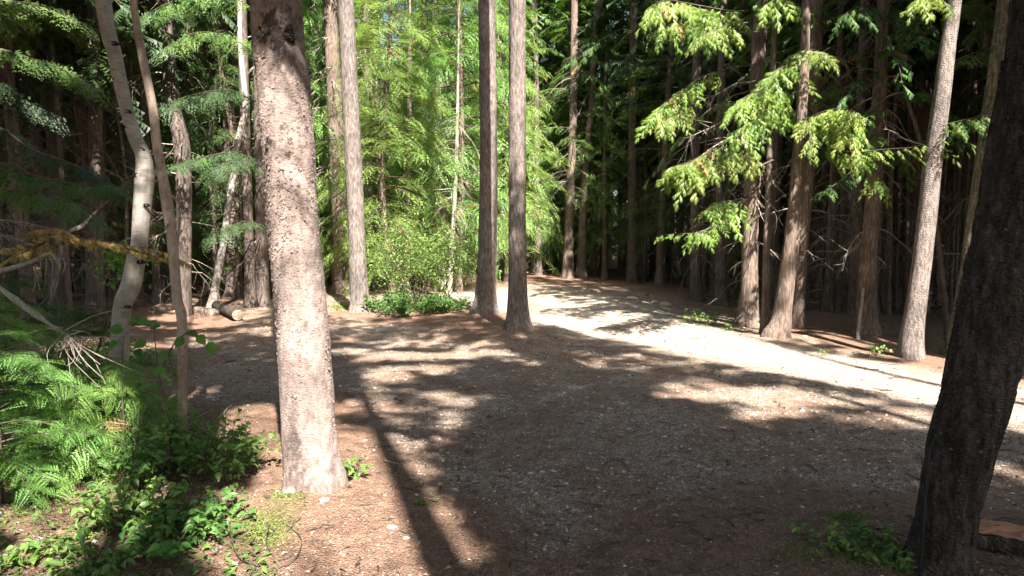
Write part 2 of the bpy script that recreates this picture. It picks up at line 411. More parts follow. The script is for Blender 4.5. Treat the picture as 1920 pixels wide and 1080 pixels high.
M['broad'] = foliage('foliage_broadleaf', [(0, (.05, .11, .030)), (.5, (.095, .18, .042)), (.85, (.17, .27, .055)), (1, (.25, .28, .07))], .38, .42)
M['leaf_big'] = foliage('leaf_broad_green', [(0, (.05, .12, .025)), (1, (.10, .22, .035))], .5, .4, .15)
M['brown_leaf'] = foliage('foliage_dead_brown', [(0, (.20, .11, .04)), (1, (.50, .32, .12))], .3, .7)
M['moss'] = foliage('moss_green', [(0, (.06, .08, .02)), (1, (.14, .17, .04))], .2, .9)
def simple(name, c, rough=.9, noise=0, sc_=20):
    m, t, nd, ln, bs = nodes_of(name); bs.inputs['Roughness'].default_value = rough; bs.inputs['Specular IOR Level'].default_value = .25
    if noise:
        n = tex(nd, ln, 'ShaderNodeTexNoise', mapping(nd, ln, (1, 1, 1)), sc_, Detail=5)
        r = ramp(nd, [(.3, tuple(x * (1 - noise) for x in c)), (.7, tuple(min(1, x * (1 + noise)) for x in c))]); ln.new(n.outputs[0], r.inputs[0]); ln.new(r.outputs[0], bs.inputs[0])
    else: bs.inputs[0].default_value = (*c, 1)
    return m
M['stone'] = simple('stone_grey', (.26, .23, .20), .9, .35, 25)
M['rod'] = simple('black_metal_rod', (.012, .011, .011), .5)
def cut_wood(name, ca, cb, scale):
    m, t, nd, ln, bs = nodes_of(name)
    v = mapping(nd, ln, (.7, 12, 12)); n = tex(nd, ln, 'ShaderNodeTexNoise', v, scale, Detail=5)
    r = ramp(nd, [(.3, ca), (.7, cb)]); ln.new(n.outputs[0], r.inputs[0]); ln.new(r.outputs[0], bs.inputs[0]); bs.inputs['Roughness'].default_value = .75
    return m
M['cut'] = cut_wood('split_wood_orange', (.11, .045, .02), (.46, .225, .11), 5)
M['ring'] = simple('log_end_grain', (.17, .13, .095), .85, .5, 30)

def ground_mat():
    m, t, nd, ln, bs = nodes_of('ground_litter_and_gravel')
    v = mapping(nd, ln, (1, 1, 1))
    a = nd.new('ShaderNodeAttribute'); a.attribute_name = 'gravel'
    b = nd.new('ShaderNodeAttribute'); b.attribute_name = 'moss'
    nf = tex(nd, ln, 'ShaderNodeTexNoise', v, 95, Detail=4, Roughness=.8)
    nm = tex(nd, ln, 'ShaderNodeTexNoise', v, 11, Detail=7, Roughness=.75)
    nl = tex(nd, ln, 'ShaderNodeTexNoise', v, 1.3, Detail=8, Roughness=.68)
    vo = tex(nd, ln, 'ShaderNodeTexVoronoi', v, 75)
    lit = ramp(nd, [(.28, (.08, .044, .030)), (.47, (.21, .13, .09)), (.62, (.34, .235, .175)), (.8, (.48, .38, .30))]); ln.new(nf.outputs[0], lit.inputs[0])
    lit2 = ramp(nd, [(.3, (.5, .46, .43)), (.7, (1.3, 1.26, 1.2))]); ln.new(nm.outputs[0], lit2.inputs[0])
    litter = mixc(nd, ln, 1.0, lit.outputs[0], lit2.outputs[0], 'MULTIPLY')
    gr = ramp(nd, [(0, (.11, .088, .072)), (.35, (.30, .248, .205)), (.7, (.43, .37, .315)), (1, (.60, .54, .475))]); ln.new(vo.outputs['Color'], gr.inputs[0])
    gravel = mixc(nd, ln, 1.0, gr.outputs[0], lit2.outputs[0], 'MULTIPLY')
    vg = tex(nd, ln, 'ShaderNodeTexVoronoi', v, 75, feature='DISTANCE_TO_EDGE'); gp_ = ramp(nd, [(0, (.35, .33, .31)), (.12, (1.1, 1.08, 1.05))]); ln.new(vg.outputs['Distance'], gp_.inputs[0])
    gravel = mixc(nd, ln, 1.0, gravel, gp_.outputs[0], 'MULTIPLY')
    # patchy needles over the gravel
    pr = ramp(nd, [(.42, (0, 0, 0)), (.58, (.8, .8, .8))]); ln.new(nl.outputs[0], pr.inputs[0])
    grav2 = mixc(nd, ln, pr.outputs[0], gravel, litter)
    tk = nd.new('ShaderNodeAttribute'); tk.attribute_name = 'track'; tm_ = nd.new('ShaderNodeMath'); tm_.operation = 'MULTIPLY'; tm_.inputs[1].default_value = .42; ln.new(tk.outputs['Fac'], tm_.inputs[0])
    pale = mixc(nd, ln, 1.0, (.60, .54, .47), lit2.outputs[0], 'MULTIPLY'); grav2 = mixc(nd, ln, tm_.outputs[0], grav2, pale)  # sunlight on the road band painted in as paler gravel
    c = mixc(nd, ln, a.outputs['Fac'], litter, grav2)
    mo = ramp(nd, [(.35, (.05, .075, .015)), (.65, (.15, .18, .035))]); ln.new(nf.outputs[0], mo.inputs[0])
    c = mixc(nd, ln, b.outputs['Fac'], c, mo.outputs[0])
    ln.new(c, bs.inputs[0]); bs.inputs['Roughness'].default_value = .95; bs.inputs['Specular IOR Level'].default_value = .15
    ad = nd.new('ShaderNodeMath'); ad.operation = 'MULTIPLY_ADD'; ln.new(vo.outputs['Distance'], ad.inputs[0]); ad.inputs[1].default_value = -1.0; ln.new(nf.outputs[0], ad.inputs[2])
    bp = nd.new('ShaderNodeBump'); bp.inputs['Strength'].default_value = .9; bp.inputs['Distance'].default_value = .022
    ln.new(ad.outputs[0], bp.inputs['Height']); ln.new(bp.outputs[0], bs.inputs['Normal'])
    return m
M['ground'] = ground_mat()
def pebble_mat(name, stops):
    m, t, nd, ln, bs = nodes_of(name); at = nd.new('ShaderNodeAttribute'); at.attribute_name = 'tint'
    r = ramp(nd, stops); ln.new(at.outputs['Fac'], r.inputs[0]); ln.new(r.outputs[0], bs.inputs[0]); bs.inputs['Roughness'].default_value = .85
    return m
M['pebble'] = pebble_mat('gravel_stones', [(0, (.03, .025, .021)), (.4, (.20, .168, .14)), (.85, (.38, .335, .29)), (1, (.43, .39, .34))])
M['litter'] = pebble_mat('fallen_needles_and_leaves', [(0, (.05, .032, .024)), (.5, (.18, .115, .08)), (.9, (.31, .225, .17)), (1, (.42, .36, .29))])

# ------------------------------------------------------------------ ground
def base_of(u, v):
    d = ray(u, v); t = -CAMZ / d[2]; return (CP + d * t)
for (u, v, h, r_) in ((592, 922, .07, .42), (677, 597, .08, .9), (908, 600, .12, 1.0), (970, 628, .08, .8), (1455, 640, .08, .8), (1707, 672, .06, .7), (1760, 1072, .03, .6), (1620, 627, .06, .8)):
    b = base_of(u, v); MOUNDS.append((b[0], b[1], h, r_))
GRAVEL = [px_poly_world([(330, 640), (470, 612), (610, 603), (700, 612), (960, 642), (1000, 600), (985, 560), (985, 533), (1200, 546), (1440, 618), (1640, 676), (1800, 708), (2300, 780), (2300, 1040), (1850, 940), (1500, 905), (1300, 950), (1000, 1030), (920, 980), (860, 900), (760, 800), (640, 745), (440, 765), (350, 760)]),
          px_poly_world([(450, 566), (985, 533), (1000, 600), (900, 592), (620, 594), (450, 602)])]
def gravel_mask(x, y):
    d = np.maximum(sdist(GRAVEL[0], x, y), sdist(GRAVEL[1], x, y))
    wsoft = .25 + .02 * np.hypot(x, y)
    return np.clip(.5 + (d + .45 * fbm(x * 1.3 + 50, y * 1.3 + 50, 11, 4)) / wsoft, 0, 1)
def warp(n, a, lim):      # sinh spacing
    s = np.linspace(-1, 1, n); return np.sinh(s * a) / np.sinh(a) * lim
xs = warp(320, 7.6, 600); 
ys = np.concatenate([np.linspace(-600, -20, 12)[:-1], np.linspace(-20, 2.2, 30)[:-1], 2.2 + np.expm1(np.linspace(0, 1, 340) * 5.6) / np.expm1(5.6) * 700])
X, Y = np.meshgrid(xs, ys); Z = gz(X, Y)
near = np.clip(1 - (np.hypot(X, Y) - 6) / 14, 0, 1)
Z = Z + .018 * fbm(X * 6 + 300, Y * 6 + 300, 21, 3) * near
ga = gravel_mask(X, Y)
MOSS_PX = [(490, 1000, .22), (530, 950, .14), (1590, 975, .16), (1640, 1040, .22), (1500, 1040, .15), (330, 850, .3), (230, 980, .3), (650, 575, .5), (40, 960, .25)]
mo = np.zeros_like(X)
for u, v, r_ in MOSS_PX:
    b = base_of(u, v); mo = np.maximum(mo, np.exp(-((X - b[0]) ** 2 + (Y - b[1]) ** 2) / r_ ** 2))
mo = np.clip((mo + .8 * fbm(X * 9 + 90, Y * 9 + 90, 31, 3) - .45) * 2.5, 0, .5) * (mo > .1)
ny, nx = X.shape; idx = np.arange(nx * ny).reshape(ny, nx)
F = np.stack([idx[:-1, :-1], idx[:-1, 1:], idx[1:, 1:], idx[1:, :-1]], -1).reshape(-1, 4)
cellg = ((ga[:-1, :-1] + ga[1:, 1:]) / 2).ravel() > .5
TRK = px_poly_world([(800, 548), (985, 538), (1200, 566), (1440, 640), (1790, 692), (2500, 770), (2500, 930), (1880, 815), (1480, 712), (1230, 662), (985, 616), (800, 590)])  # outline of the sunlit band, whitened in the gravel colour
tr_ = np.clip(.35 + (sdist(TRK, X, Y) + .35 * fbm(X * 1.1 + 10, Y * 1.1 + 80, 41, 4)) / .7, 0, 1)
VV = np.stack([X, Y, Z], -1).reshape(-1, 3)
def submesh(name, Fs):
    u, inv = np.unique(Fs, return_inverse=True)
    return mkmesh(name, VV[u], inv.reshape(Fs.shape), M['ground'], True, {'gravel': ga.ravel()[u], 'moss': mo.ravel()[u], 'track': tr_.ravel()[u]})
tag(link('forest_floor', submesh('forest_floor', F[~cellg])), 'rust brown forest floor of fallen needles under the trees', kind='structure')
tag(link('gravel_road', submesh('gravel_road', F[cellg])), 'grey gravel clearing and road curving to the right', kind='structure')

# ------------------------------------------------------------------ trunks
def trunk_geo(pts, rad, na=16, step=.15, ridge=.03, nridge=9, flare=.35, fh=.22, seed=0, extra=None, zfreq=1.2, fine=0.0, seam=0, dense=7.5):
    """pts world polyline (base first) with radii -> displaced tube"""
    pts = np.asarray(pts, float); L = np.linalg.norm(np.diff(pts, axis=0), axis=1).sum()
    Pd = spline(pts, 500); Rd = np.interp(np.linspace(0, len(rad) - 1, 500), np.arange(len(rad)), rad)
    sd_ = np.concatenate([[0], np.cumsum(np.linalg.norm(np.diff(Pd, axis=0), axis=1))]); L = sd_[-1]; Ld = min(L, dense)
    s = np.arange(0, Ld, step)
    if L > Ld + .5: s = np.concatenate([s, np.linspace(Ld, L, max(3, int((L - Ld) / .6)))])
    n = len(s); P = np.stack([np.interp(s, sd_, Pd[:, i]) for i in range(3)], 1); R = np.interp(s, sd_, Rd)
    th = np.arange(na) / na * 2 * pi
    TH, SS = np.meshgrid(th, s)
    ph = np.random.default_rng(seed).random(4) * 6
    def per(fr, zf, sd):        # angular-periodic noise
        return fbm(np.cos(TH) * fr + 30, SS * zf + np.sin(TH) * fr + 30, sd, 3) + fbm(np.sin(TH) * fr + 70 + SS * zf, np.cos(TH * 1) * fr + 40, sd + 9, 2) * .6
    disp = 1 + ridge * (per(nridge / 3, zfreq, seed) * 1.6)
    if fine: 
        rg = np.abs(fbm(TH / (2 * pi) * nridge * 4, SS * zfreq * 3, seed + 50, 3)); disp = disp + fine * (np.clip(rg * 4, 0, 1) - .5) * np.minimum(1, np.minimum(TH, 2 * pi - TH) * 6)
    fl = flare * (np.exp(-SS / fh) * (1 + .55 * np.sin(3 * TH + ph[0]) + .4 * np.sin(5 * TH + ph[1])) + .35 * np.exp(-SS / (fh * 4)) + .8 * np.exp(-SS / (fh * .3)) * np.clip(.4 + np.sin(4 * TH + ph[2]), 0, 2))
    RR = R[:, None] * (disp + fl)
    T = np.gradient(P, axis=0); T /= np.linalg.norm(T, axis=1, keepdims=True)
    A = np.cross(T, np.array([1., 0, 0])); A /= np.linalg.norm(A, axis=1, keepdims=True); B = np.cross(T, A)
    V = P[:, None] + RR[..., None] * (A[:, None] * np.cos(TH)[..., None] + B[:, None] * np.sin(TH)[..., None])
    V[0, :, 2] -= .12
    idx = np.arange(n * na).reshape(n, na); a = idx[:-1]; b = idx[1:]
    F = np.stack([a, b, np.roll(b, -1, 1), np.roll(a, -1, 1)], -1).reshape(-1, 4)
    return V.reshape(-1, 3), F, P, R
def path_px(rows, y, H, ground_px=None, taper=.45, lean=1.0, kink=.0):
    """rows: (u, v, width_px) from the base upward; extended above the frame to height H"""
    pts, rad = [], []
    for u, v, wd in rows:
        P = W(u, v, y); pts.append(P); rad.append(wd / 2 / 1280 * depth(P))
    pts = np.array(pts); pts[0, 2] = gz(pts[0, 0], pts[0, 1])
    d = pts[-1] - pts[-2]; d /= np.linalg.norm(d); z = pts[-1][2]; r0 = rad[-1]
    k = 4
    for i in range(1, k + 1):
        q = i / k; zz = z + (H - z) * q; dx = d * (zz - z) / max(d[2], .5)
        pts = np.vstack([pts, [pts[len(rows) - 1][0] + dx[0] * .6 * lean, pts[len(rows) - 1][1] + dx[1] * .6, zz]]); rad.append(r0 * (1 - (1 - taper * .5) * q))
    return pts, rad

def axis_fn(P):
    def f(z): return np.stack([np.interp(z, P[:, 2], P[:, 0]), np.interp(z, P[:, 2], P[:, 1]), z], 1)
    return f
def put(mesh_or, name, root, V, F, mat, smooth=True, attrs=None, label=None, kind=None):
    """world-space geometry -> child of root in local space"""
    o = np.array(root.location); me = mkmesh(name, np.asarray(V) - o, F, mat, smooth, attrs)
    c = link(name, me, root)
    if label: c['label'] = label
    if kind: c['kind'] = kind
    return c
def add_crown(root, r, axis, z0, z1, R, nb, ns, size, mat, tm, filt=True, wood=True, name='crown', drop=None, **kw):
    O, Xd, N, S, tint, Pb, Rw = crown_frames(r, z0, z1, R, nb, ns, size, axis=axis, **kw)
    if filt:
        U = Xd / np.linalg.norm(Xd, axis=1, keepdims=True) * S[:, None]
        Sd = np.cross(U, [0, 0, 1.]) * .4; rs = int(r.integers(1 << 30)); k = np.ones(len(O), bool)
        for C in (O, O + U * .5, O + U, O + U * .5 + Sd, O + U * .5 - Sd): k &= keep_mask(C, np.random.default_rng(rs))
        nb_, kk = Pb.shape[:2]; kw_ = keep_mask(Pb.reshape(-1, 3), np.random.default_rng(rs)).reshape(nb_, kk)
        good = kw_.mean(1) > .55; Pb = Pb[good]; Rw = Rw[good] * .45
        O, Xd, N, S, tint = O[k], Xd[k], N[k], S[k], tint[k]
    if len(O) == 0: return
    V, F, T = inst_multi(tm, O, Xd, N, S, tint, r)
    put(None, name, root, V, F, mat, False, {'tint': T})
    if wood and len(Pb):
        V, F = tubes(Pb, Rw, 3); put(None, 'branches' if name == 'crown' else 'low_branches', root, V, F, M['twig'], True)

def main_tree(kind, rows, y, H, mat, label, cat='tree', group=None, crown=None, twigs=None, na=20, step=.12, seed=1, stain=None, **kw):
    pts, rad = path_px(rows, y, H)
    V, F, P, R = trunk_geo(pts, rad, na=na, step=step, seed=seed, **kw)
    root = empty(kind, pts[0], label, cat, group)
    st = np.zeros(len(V))
    if stain is not None: st = stain(V)
    put(None, 'trunk', root, V, F, M[mat], True, {'stain': st})
    r = np.random.default_rng(seed + 100); ax = axis_fn(P)
    if crown: 
        z0, z1, Rc, nb, ns, size = crown
        add_crown(root, r, ax, z0, z1, Rc, nb, ns, size, M['needles'], T_CAST)
    V, F = dead_twigs(r, .8, 7.0, 16, .13, ax, droop=.3, r0=.007, sub=0); put(None, 'branch_stubs', root, V, F, M['dead'], True)
    if twigs:
        z0, z1, n, L0 = twigs
        V, F = dead_twigs(r, z0, z1, n, L0, ax); put(None, 'dead_twigs', root, V, F, M['dead'], True)
    return root, ax, P, R

# the big scaly spruce in front
yS = base_of(592, 922)[1]
knots = [(520, 70, 30, 34, .85), (530, 112, 24, 26, .6), (505, 40, 14, 26, .8), (530, 165, 26, 18, .35), (545, 60, 14, 40, .5), (505, 268, 9, 13, .9), (528, 240, 5, 5, .7), (541, 290, 6, 5, .8), (528, 350, 4, 4, .6), (543, 436, 6, 7, .7), (590, 505, 14, 40, .35), (598, 560, 12, 30, .3), (536, 120, 12, 12, .6), (560, 780, 4, 4, .5), (575, 640, 4, 6, .4), (520, 460, 4, 6, .4), (552, 850, 12, 46, .6), (560, 905, 26, 22, .6), (548, 800, 8, 40, .4), (575, 870, 10, 20, .35), (600, 900, 14, 16, .35), (590, 922, 70, 20, .5), (625, 880, 8, 26, .3)]  # resin blots, small scars, dirty foot, and darker ovals down the right edge
def stain_spruce(V):
    u, v, z = to_px(V); s = np.zeros(len(V)); nn = fbm(u / 14 + 50, v / 14 + 50, 77, 3) + .8 * fbm(u / 4 + 50, v / 3 + 50, 78, 2)
    for a, b, c, d, k in knots: s = np.maximum(s, k * np.clip(1.5 - 1.2 * (((u - a) / c) ** 2 + ((v - b) / d) ** 2) + nn * 2.2, 0, 1))
    return s * (V[:, 1] < yS + .05)
big, axb, Pb_, Rb_ = main_tree('spruce_tree', [(590, 924, 90), (584, 860, 94), (578, 758, 95), (567, 600, 92), (562, 540, 91), (548, 400, 92), (542, 270, 94), (528, 120, 93), (518, 0, 92)], yS, 17, 'spruce',
    'thick foreground spruce with scaly pinkish bark and dark resin stains', seed=3, na=100, step=.016, dense=3.6, ridge=.04, nridge=6, flare=.17, fh=.12, fine=.011, zfreq=5, crown=(8, 17, 2.4, 60, 12, .4), stain=stain_spruce)
# bark flakes, resin knots on the big spruce
r = np.random.default_rng(5)
nF = 3200; hz = r.random(nF) * 3.3; th = pi + r.random(nF) * pi; A = axb(hz)
rr = np.interp(hz, Pb_[:, 2], Rb_)
nrm = np.stack([np.cos(th), np.sin(th), 0 * th], 1); O = A + nrm * (rr * 1.012)[:, None]
V, F, T = instance(leaf_template(.9, 1, .3), O, nrm * .16 + np.array([0, 0, -1.]) + r.normal(size=(nF, 3)) * .22, nrm + r.normal(size=(nF, 3)) * .12, .009 + .015 * r.random(nF), r.random(nF))
put(None, 'bark_flakes', big, V, F, M['spruce'], False, {'stain': stain_spruce(V)}, kind='stuff')
for (a, b, c) in ((503, 62, 17), (538, 62, 10), (541, 290, 6), (505, 270, 9), (543, 436, 6)):
    P = W(a, b, yS - .135); n = 14
    t = np.arange(n) / n * 2 * pi; ring = []
    for q, (s1, off) in enumerate(((1.2, .03), (1.0, .008), (.6, 0.0), (.3, .012))):
        for i in range(n):
            k = s1 * c / 1280 * yS * (1 + .25 * sin(3 * t[i] + a)); ring.append((P[0] + k * cos(t[i]), P[1] + off, P[2] + k * 1.35 * sin(t[i])))
    idx = np.arange(4 * n).reshape(4, n); Fq = np.stack([idx[:-1], idx[1:], np.roll(idx[1:], -1, 1), np.roll(idx[:-1], -1, 1)], -1).reshape(-1, 4)
    put(None, 'branch_scar', big, ring, Fq, M['dark'], True, {'stain': np.full(4 * n, .6)})

# three tall conifers in the middle
def yb(u, v): return base_of(u, v)[1]
main_tree('conifer_tree', [(676, 597, 32), (673, 540, 30), (669, 440, 30), (661, 270, 30), (654, 120, 29), (648, 0, 28)], yb(677, 597), 17, 'fir', 'sunlit straight conifer trunk left of the leafy shrub, nearest behind the big spruce', seed=11, na=40, step=.05, ridge=.05, fine=.06, zfreq=1.4, flare=.25, crown=(8.5, 17, 2.0, 55, 12, .4))
main_tree('conifer_tree', [(909, 600, 38), (911, 540, 35), (915, 400, 33), (916, 270, 32), (914, 120, 31), (912, 0, 30)], yb(908, 600), 18, 'fir', 'left one of the close pair of tall conifers at the edge of the clearing', group='close pair of conifers in the middle', seed=12, na=44, step=.04, ridge=.06, fine=.08, zfreq=1.2, flare=.25, crown=(8.5, 18, 2.0, 55, 12, .4))
main_tree('conifer_tree', [(971, 630, 36), (971, 590, 33), (970, 540, 32), (970, 400, 31), (970, 270, 31), (970, 120, 31), (970, 0, 30)], yb(970, 629), 18, 'fir', 'right one of the close pair of tall conifers, with flared roots', group='close pair of conifers in the middle', seed=13, na=44, step=.04, ridge=.06, fine=.08, zfreq=1.2, flare=.4, crown=(8.5, 18, 2.0, 55, 12, .4))
# road-end pair
T5 = main_tree('conifer_tree', [(1064, 524, 20), (1068, 400, 16), (1073, 270, 15), (1076, 130, 14), (1077, 0, 13)], 24, 20, 'cedar', 'reddish slender conifer where the gravel road ends, left of a twin', group='two slender conifers at the end of the road', seed=14, na=18, crown=(9, 20, 2.2, 60, 12, .45), twigs=(1.5, 8, 40, .8))
T6 = main_tree('conifer_tree', [(1090, 528, 18), (1093, 400, 14), (1099, 300, 13), (1109, 200, 12), (1114, 100, 12), (1120, 0, 12)], 24.3, 20, 'cedar', 'bent slender conifer where the gravel road ends, right of a twin', group='two slender conifers at the end of the road', seed=15, na=18, crown=(9, 20, 2.2, 60, 12, .45), twigs=(1.5, 8, 40, .8))
# trunks on the right bank
TA = main_tree('cedar_tree', [(1402, 610, 36), (1405, 560, 32), (1406, 480, 28), (1409, 380, 27), (1416, 200, 25), (1424, 60, 24), (1428, 0, 23)], yb(1402, 610), 15, 'cedar', 'broad shaded cedar trunk behind the thin pole on the right bank', seed=16, na=28, step=.06, fine=.07, ridge=.05, flare=.3, crown=(6.8, 15, 2.0, 50, 12, .4), twigs=(.8, 5, 40, .7))
TB = main_tree('cedar_tree', [(1434, 632, 13), (1436, 560, 13), (1437, 480, 13), (1440, 380, 12), (1444, 250, 11), (1450, 100, 10), (1454, 0, 9)], yb(1434, 632), 11, 'pole', 'thin pale pole of a tree between two thicker trunks on the right bank', seed=17, na=18, step=.06, crown=(6.3, 11, 1.3, 20, 10, .35))
TC = main_tree('cedar_tree', [(1455, 641, 34), (1466, 590, 29), (1481, 480, 27), (1491, 380, 24), (1499, 270, 21), (1508, 120, 17), (1512, 0, 14)], yb(1455, 641), 13, 'cedar', 'leaning red brown cedar with flared foot at the road edge', seed=18, na=34, step=.05, fine=.08, ridge=.05, flare=.35, crown=(6.2, 13, 1.8, 45, 12, .4))
TD = main_tree('cedar_tree', [(1494, 616, 22), (1500, 540, 19), (1504, 480, 18), (1512, 380, 19), (1520, 270, 20), (1525, 120, 26), (1529, 0, 30)], yb(1494, 616), 15, 'cedar', 'grey brown cedar close behind the leaning one, lit near its foot', seed=19, na=28, step=.06, fine=.06, crown=(6.8, 15, 2.2, 60, 12, .4), twigs=(1.2, 5, 30, .7))
TE = main_tree('cedar_tree', [(1622, 628, 38), (1624, 590, 32), (1628, 480, 28), (1637, 380, 27), (1643, 270, 26), (1650, 150, 23), (1657, 0, 20)], yb(1622, 628), 15, 'cedar', 'shaggy cedar trunk with a broken stick leaning on its foot', seed=20, na=28, step=.06, fine=.07, flare=.35, crown=(6.8, 15, 2.0, 50, 12, .4), twigs=(.8, 5, 40, .6))
TF = main_tree('fir_tree', [(1707, 673, 40), (1711, 620, 36), (1722, 540, 33), (1737, 420, 32), (1750, 300, 31), (1766, 180, 29), (1778, 80, 26), (1790, 0, 23)], yb(1707, 673), 14, 'fir', 'pale smooth leaning trunk at the edge of the road on the right', seed=21, na=36, step=.05, fine=.02, ridge=.03, flare=.18, crown=(6, 14, 1.8, 45, 12, .4))
TG = main_tree('fir_tree', [(1806, 662, 54), (1812, 600, 49), (1822, 540, 46), (1845, 370, 44), (1868, 200, 42), (1894, 0, 40)], yb(1806, 662), 15, 'mossy', 'mossy trunk half hidden behind the dark foreground tree', seed=22, na=40, step=.05, fine=.08, flare=.2, crown=(6, 15, 2.0, 50, 12, .4))
# dark foreground tree on the right
yR = yb(1760, 1072)
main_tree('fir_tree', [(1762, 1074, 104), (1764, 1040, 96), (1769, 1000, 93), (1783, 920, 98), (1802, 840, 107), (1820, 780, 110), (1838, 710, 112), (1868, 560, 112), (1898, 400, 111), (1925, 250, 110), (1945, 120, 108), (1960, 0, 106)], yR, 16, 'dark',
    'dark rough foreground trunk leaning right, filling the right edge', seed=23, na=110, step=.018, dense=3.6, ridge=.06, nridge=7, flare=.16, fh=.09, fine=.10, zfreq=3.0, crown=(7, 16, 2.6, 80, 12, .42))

# left side
yB = yb(222, 830)
def stain_list(L, ymax):
    def f(V):
        u, v, z = to_px(V); s = np.zeros(len(V)); nn = fbm(u / 9 + 50, v / 6 + 50, 79, 3)
        for a, b, c, d, k in L: s = np.maximum(s, k * np.clip(1.4 - 1.2 * (((u - a) / c) ** 2 + ((v - b) / d) ** 2) + nn * 2.5, 0, 1))
        return s * (V[:, 1] < ymax)
    return f
bir, axbi, Pbi, Rbi = main_tree('birch_tree', [(222, 832, 30), (224, 760, 31), (222, 700, 31), (229, 580, 31), (244, 540, 34), (256, 480, 31), (262, 450, 29), (267, 385, 32), (271, 335, 34), (271, 308, 30), (266, 285, 26), (254, 260, 25), (236, 200, 23), (214, 100, 25), (193, 0, 27)], yB, 12, 'birch',
    'white birch with a crooked middle and black branch scars', stain=stain_list([(272, 330, 18, 12, .6), (262, 352, 14, 9, .45), (238, 590, 14, 10, .4), (222, 740, 10, 60, .35), (262, 480, 12, 10, .4), (268, 300, 10, 8, .35), (250, 400, 6, 20, .3), (228, 660, 8, 24, .35)], yB), seed=31, na=40, step=.03, ridge=.03, flare=.1, crown=None)
for (a, b, c) in ((212, 80, 9), (211, 112, 8), (214, 147, 5), (225, 179, 4), (236, 208, 9), (234, 237, 6), (262, 279, 8), (266, 300, 4), (262, 490, 9), (273, 384, 7), (258, 327, 10), (238, 575, 7)):
    ii = np.argmin(np.abs(to_px(Pbi)[1] - b)); P = W(a, b, yB - .9 * Rbi[ii]); n = 10
    t = np.arange(n) / n * 2 * pi; k = c / 1280 * yB
    ring = [(P[0] + s_ * k * cos(q), P[1] + o_ + .25 * k * cos(q) ** 2, P[2] + s_ * k * (.45 * sin(q) + .25 * abs(cos(q)) * -1)) for s_, o_ in ((1.1, .006), (.7, -.006), (.25, .0)) for q in t]
    idx = np.arange(3 * n).reshape(3, n); Fq = np.stack([idx[:-1], idx[1:], np.roll(idx[1:], -1, 1), np.roll(idx[:-1], -1, 1)], -1).reshape(-1, 4)
    put(None, 'branch_scar', bir, ring, Fq, M['dark'], True, {'stain': np.full(3 * n, .5)})
al, axal, Pal, Ral = main_tree('young_tree', [(343, 868, 19), (341, 800, 18), (342, 700, 18), (341, 600, 18), (332, 560, 18), (327, 500, 18), (322, 440, 19), (314, 385, 20), (303, 320, 17), (294, 270, 17), (286, 200, 16), (266, 100, 15), (250, 0, 13)], yb(343, 866), 9, 'tan',
    'thin brown young tree with a stubby broken twig right of the birch', seed=32, na=22, step=.04, ridge=.04, flare=.1)
put(None, 'broken_twig', al, *tubes([spline([W(330, 470, 5.2), W(335, 440, 5.15), W(341, 432, 5.13)], 6), spline([W(332, 452, 5.2), W(336, 425, 5.15), W(337, 398, 5.1)], 6)], np.array([[.012, .012, .011, .010, .010, .009]] * 2), 6), M['dead'])
main_tree('birch_tree', [(398, 576, 16), (404, 540, 14), (418, 460, 13), (428, 390, 12), (436, 340, 12), (445, 270, 12), (458, 215, 12), (458, 170, 11), (450, 80, 9), (450, 0, 9)], yb(396, 576), 12, 'birch', 'slim crooked birch farther back with a stump at its foot', seed=33, na=18, step=.06, ridge=.04, flare=.2)
main_tree('conifer_tree', [(440, 560, 26), (438, 400, 25), (428, 200, 23), (418, 100, 23), (410, 0, 22)], 17.5, 18, 'spruce', 'conifer trunk with sunlit pinkish patches left of the slim birch', seed=34, na=22, twigs=(1, 6, 30, .8), crown=(7.5, 18, 2, 50, 12, .4))
main_tree('conifer_tree', [(492, 575, 24), (490, 400, 22), (487, 200, 21), (484, 0, 20)], 15.5, 18, 'pole', 'grey shaded trunk just left of the big spruce', seed=35, na=22, twigs=(1, 6, 30, .8), crown=(7.5, 18, 2, 50, 12, .4))
main_tree('conifer_tree', [(643, 543, 34), (640, 470, 30), (636, 380, 29), (630, 250, 28), (624, 120, 26), (620, 0, 24)], 19.2, 18, 'cedar', 'thick red barked cedar behind the sunlit trunk, left of the shrub', seed=36, na=26, twigs=(1.5, 8, 70, 1.2), fine=.07, crown=(9, 18, 2, 50, 12, .4))
main_tree('conifer_tree', [(697, 545, 16), (695, 400, 15), (690, 200, 14), (686, 0, 13)], 20.5, 17, 'cedar', 'slim trunk with hanging dead twigs right of the thick red cedar', seed=37, na=16, twigs=(.8, 8, 90, 1.0), crown=(9, 17, 2, 50, 12, .4))
main_tree('conifer_tree', [(828, 530, 24), (828, 400, 22), (825, 270, 20), (820, 130, 18), (816, 0, 16)], 20, 17, 'dead', 'dead conifer hung with long drooping bare branches above the shrub', seed=38, na=18, twigs=(2.2, 9, 300, 1.15), crown=(9, 17, 2, 40, 12, .4))
main_tree('conifer_tree', [(762, 520, 12), (764, 400, 10), (766, 280, 9), (768, 150, 8)], 19, 9, 'spruce', 'very thin reddish stem rising behind the shrub', seed=39, na=10, twigs=(1, 6, 40, .6))
main_tree('conifer_tree', [(842, 520, 9), (850, 420, 8), (855, 320, 7), (858, 200, 6)], 18, 8, 'dead', 'thin grey dead stem with pale twigs above the shrub', seed=40, na=10, twigs=(1.5, 5, 60, .7))
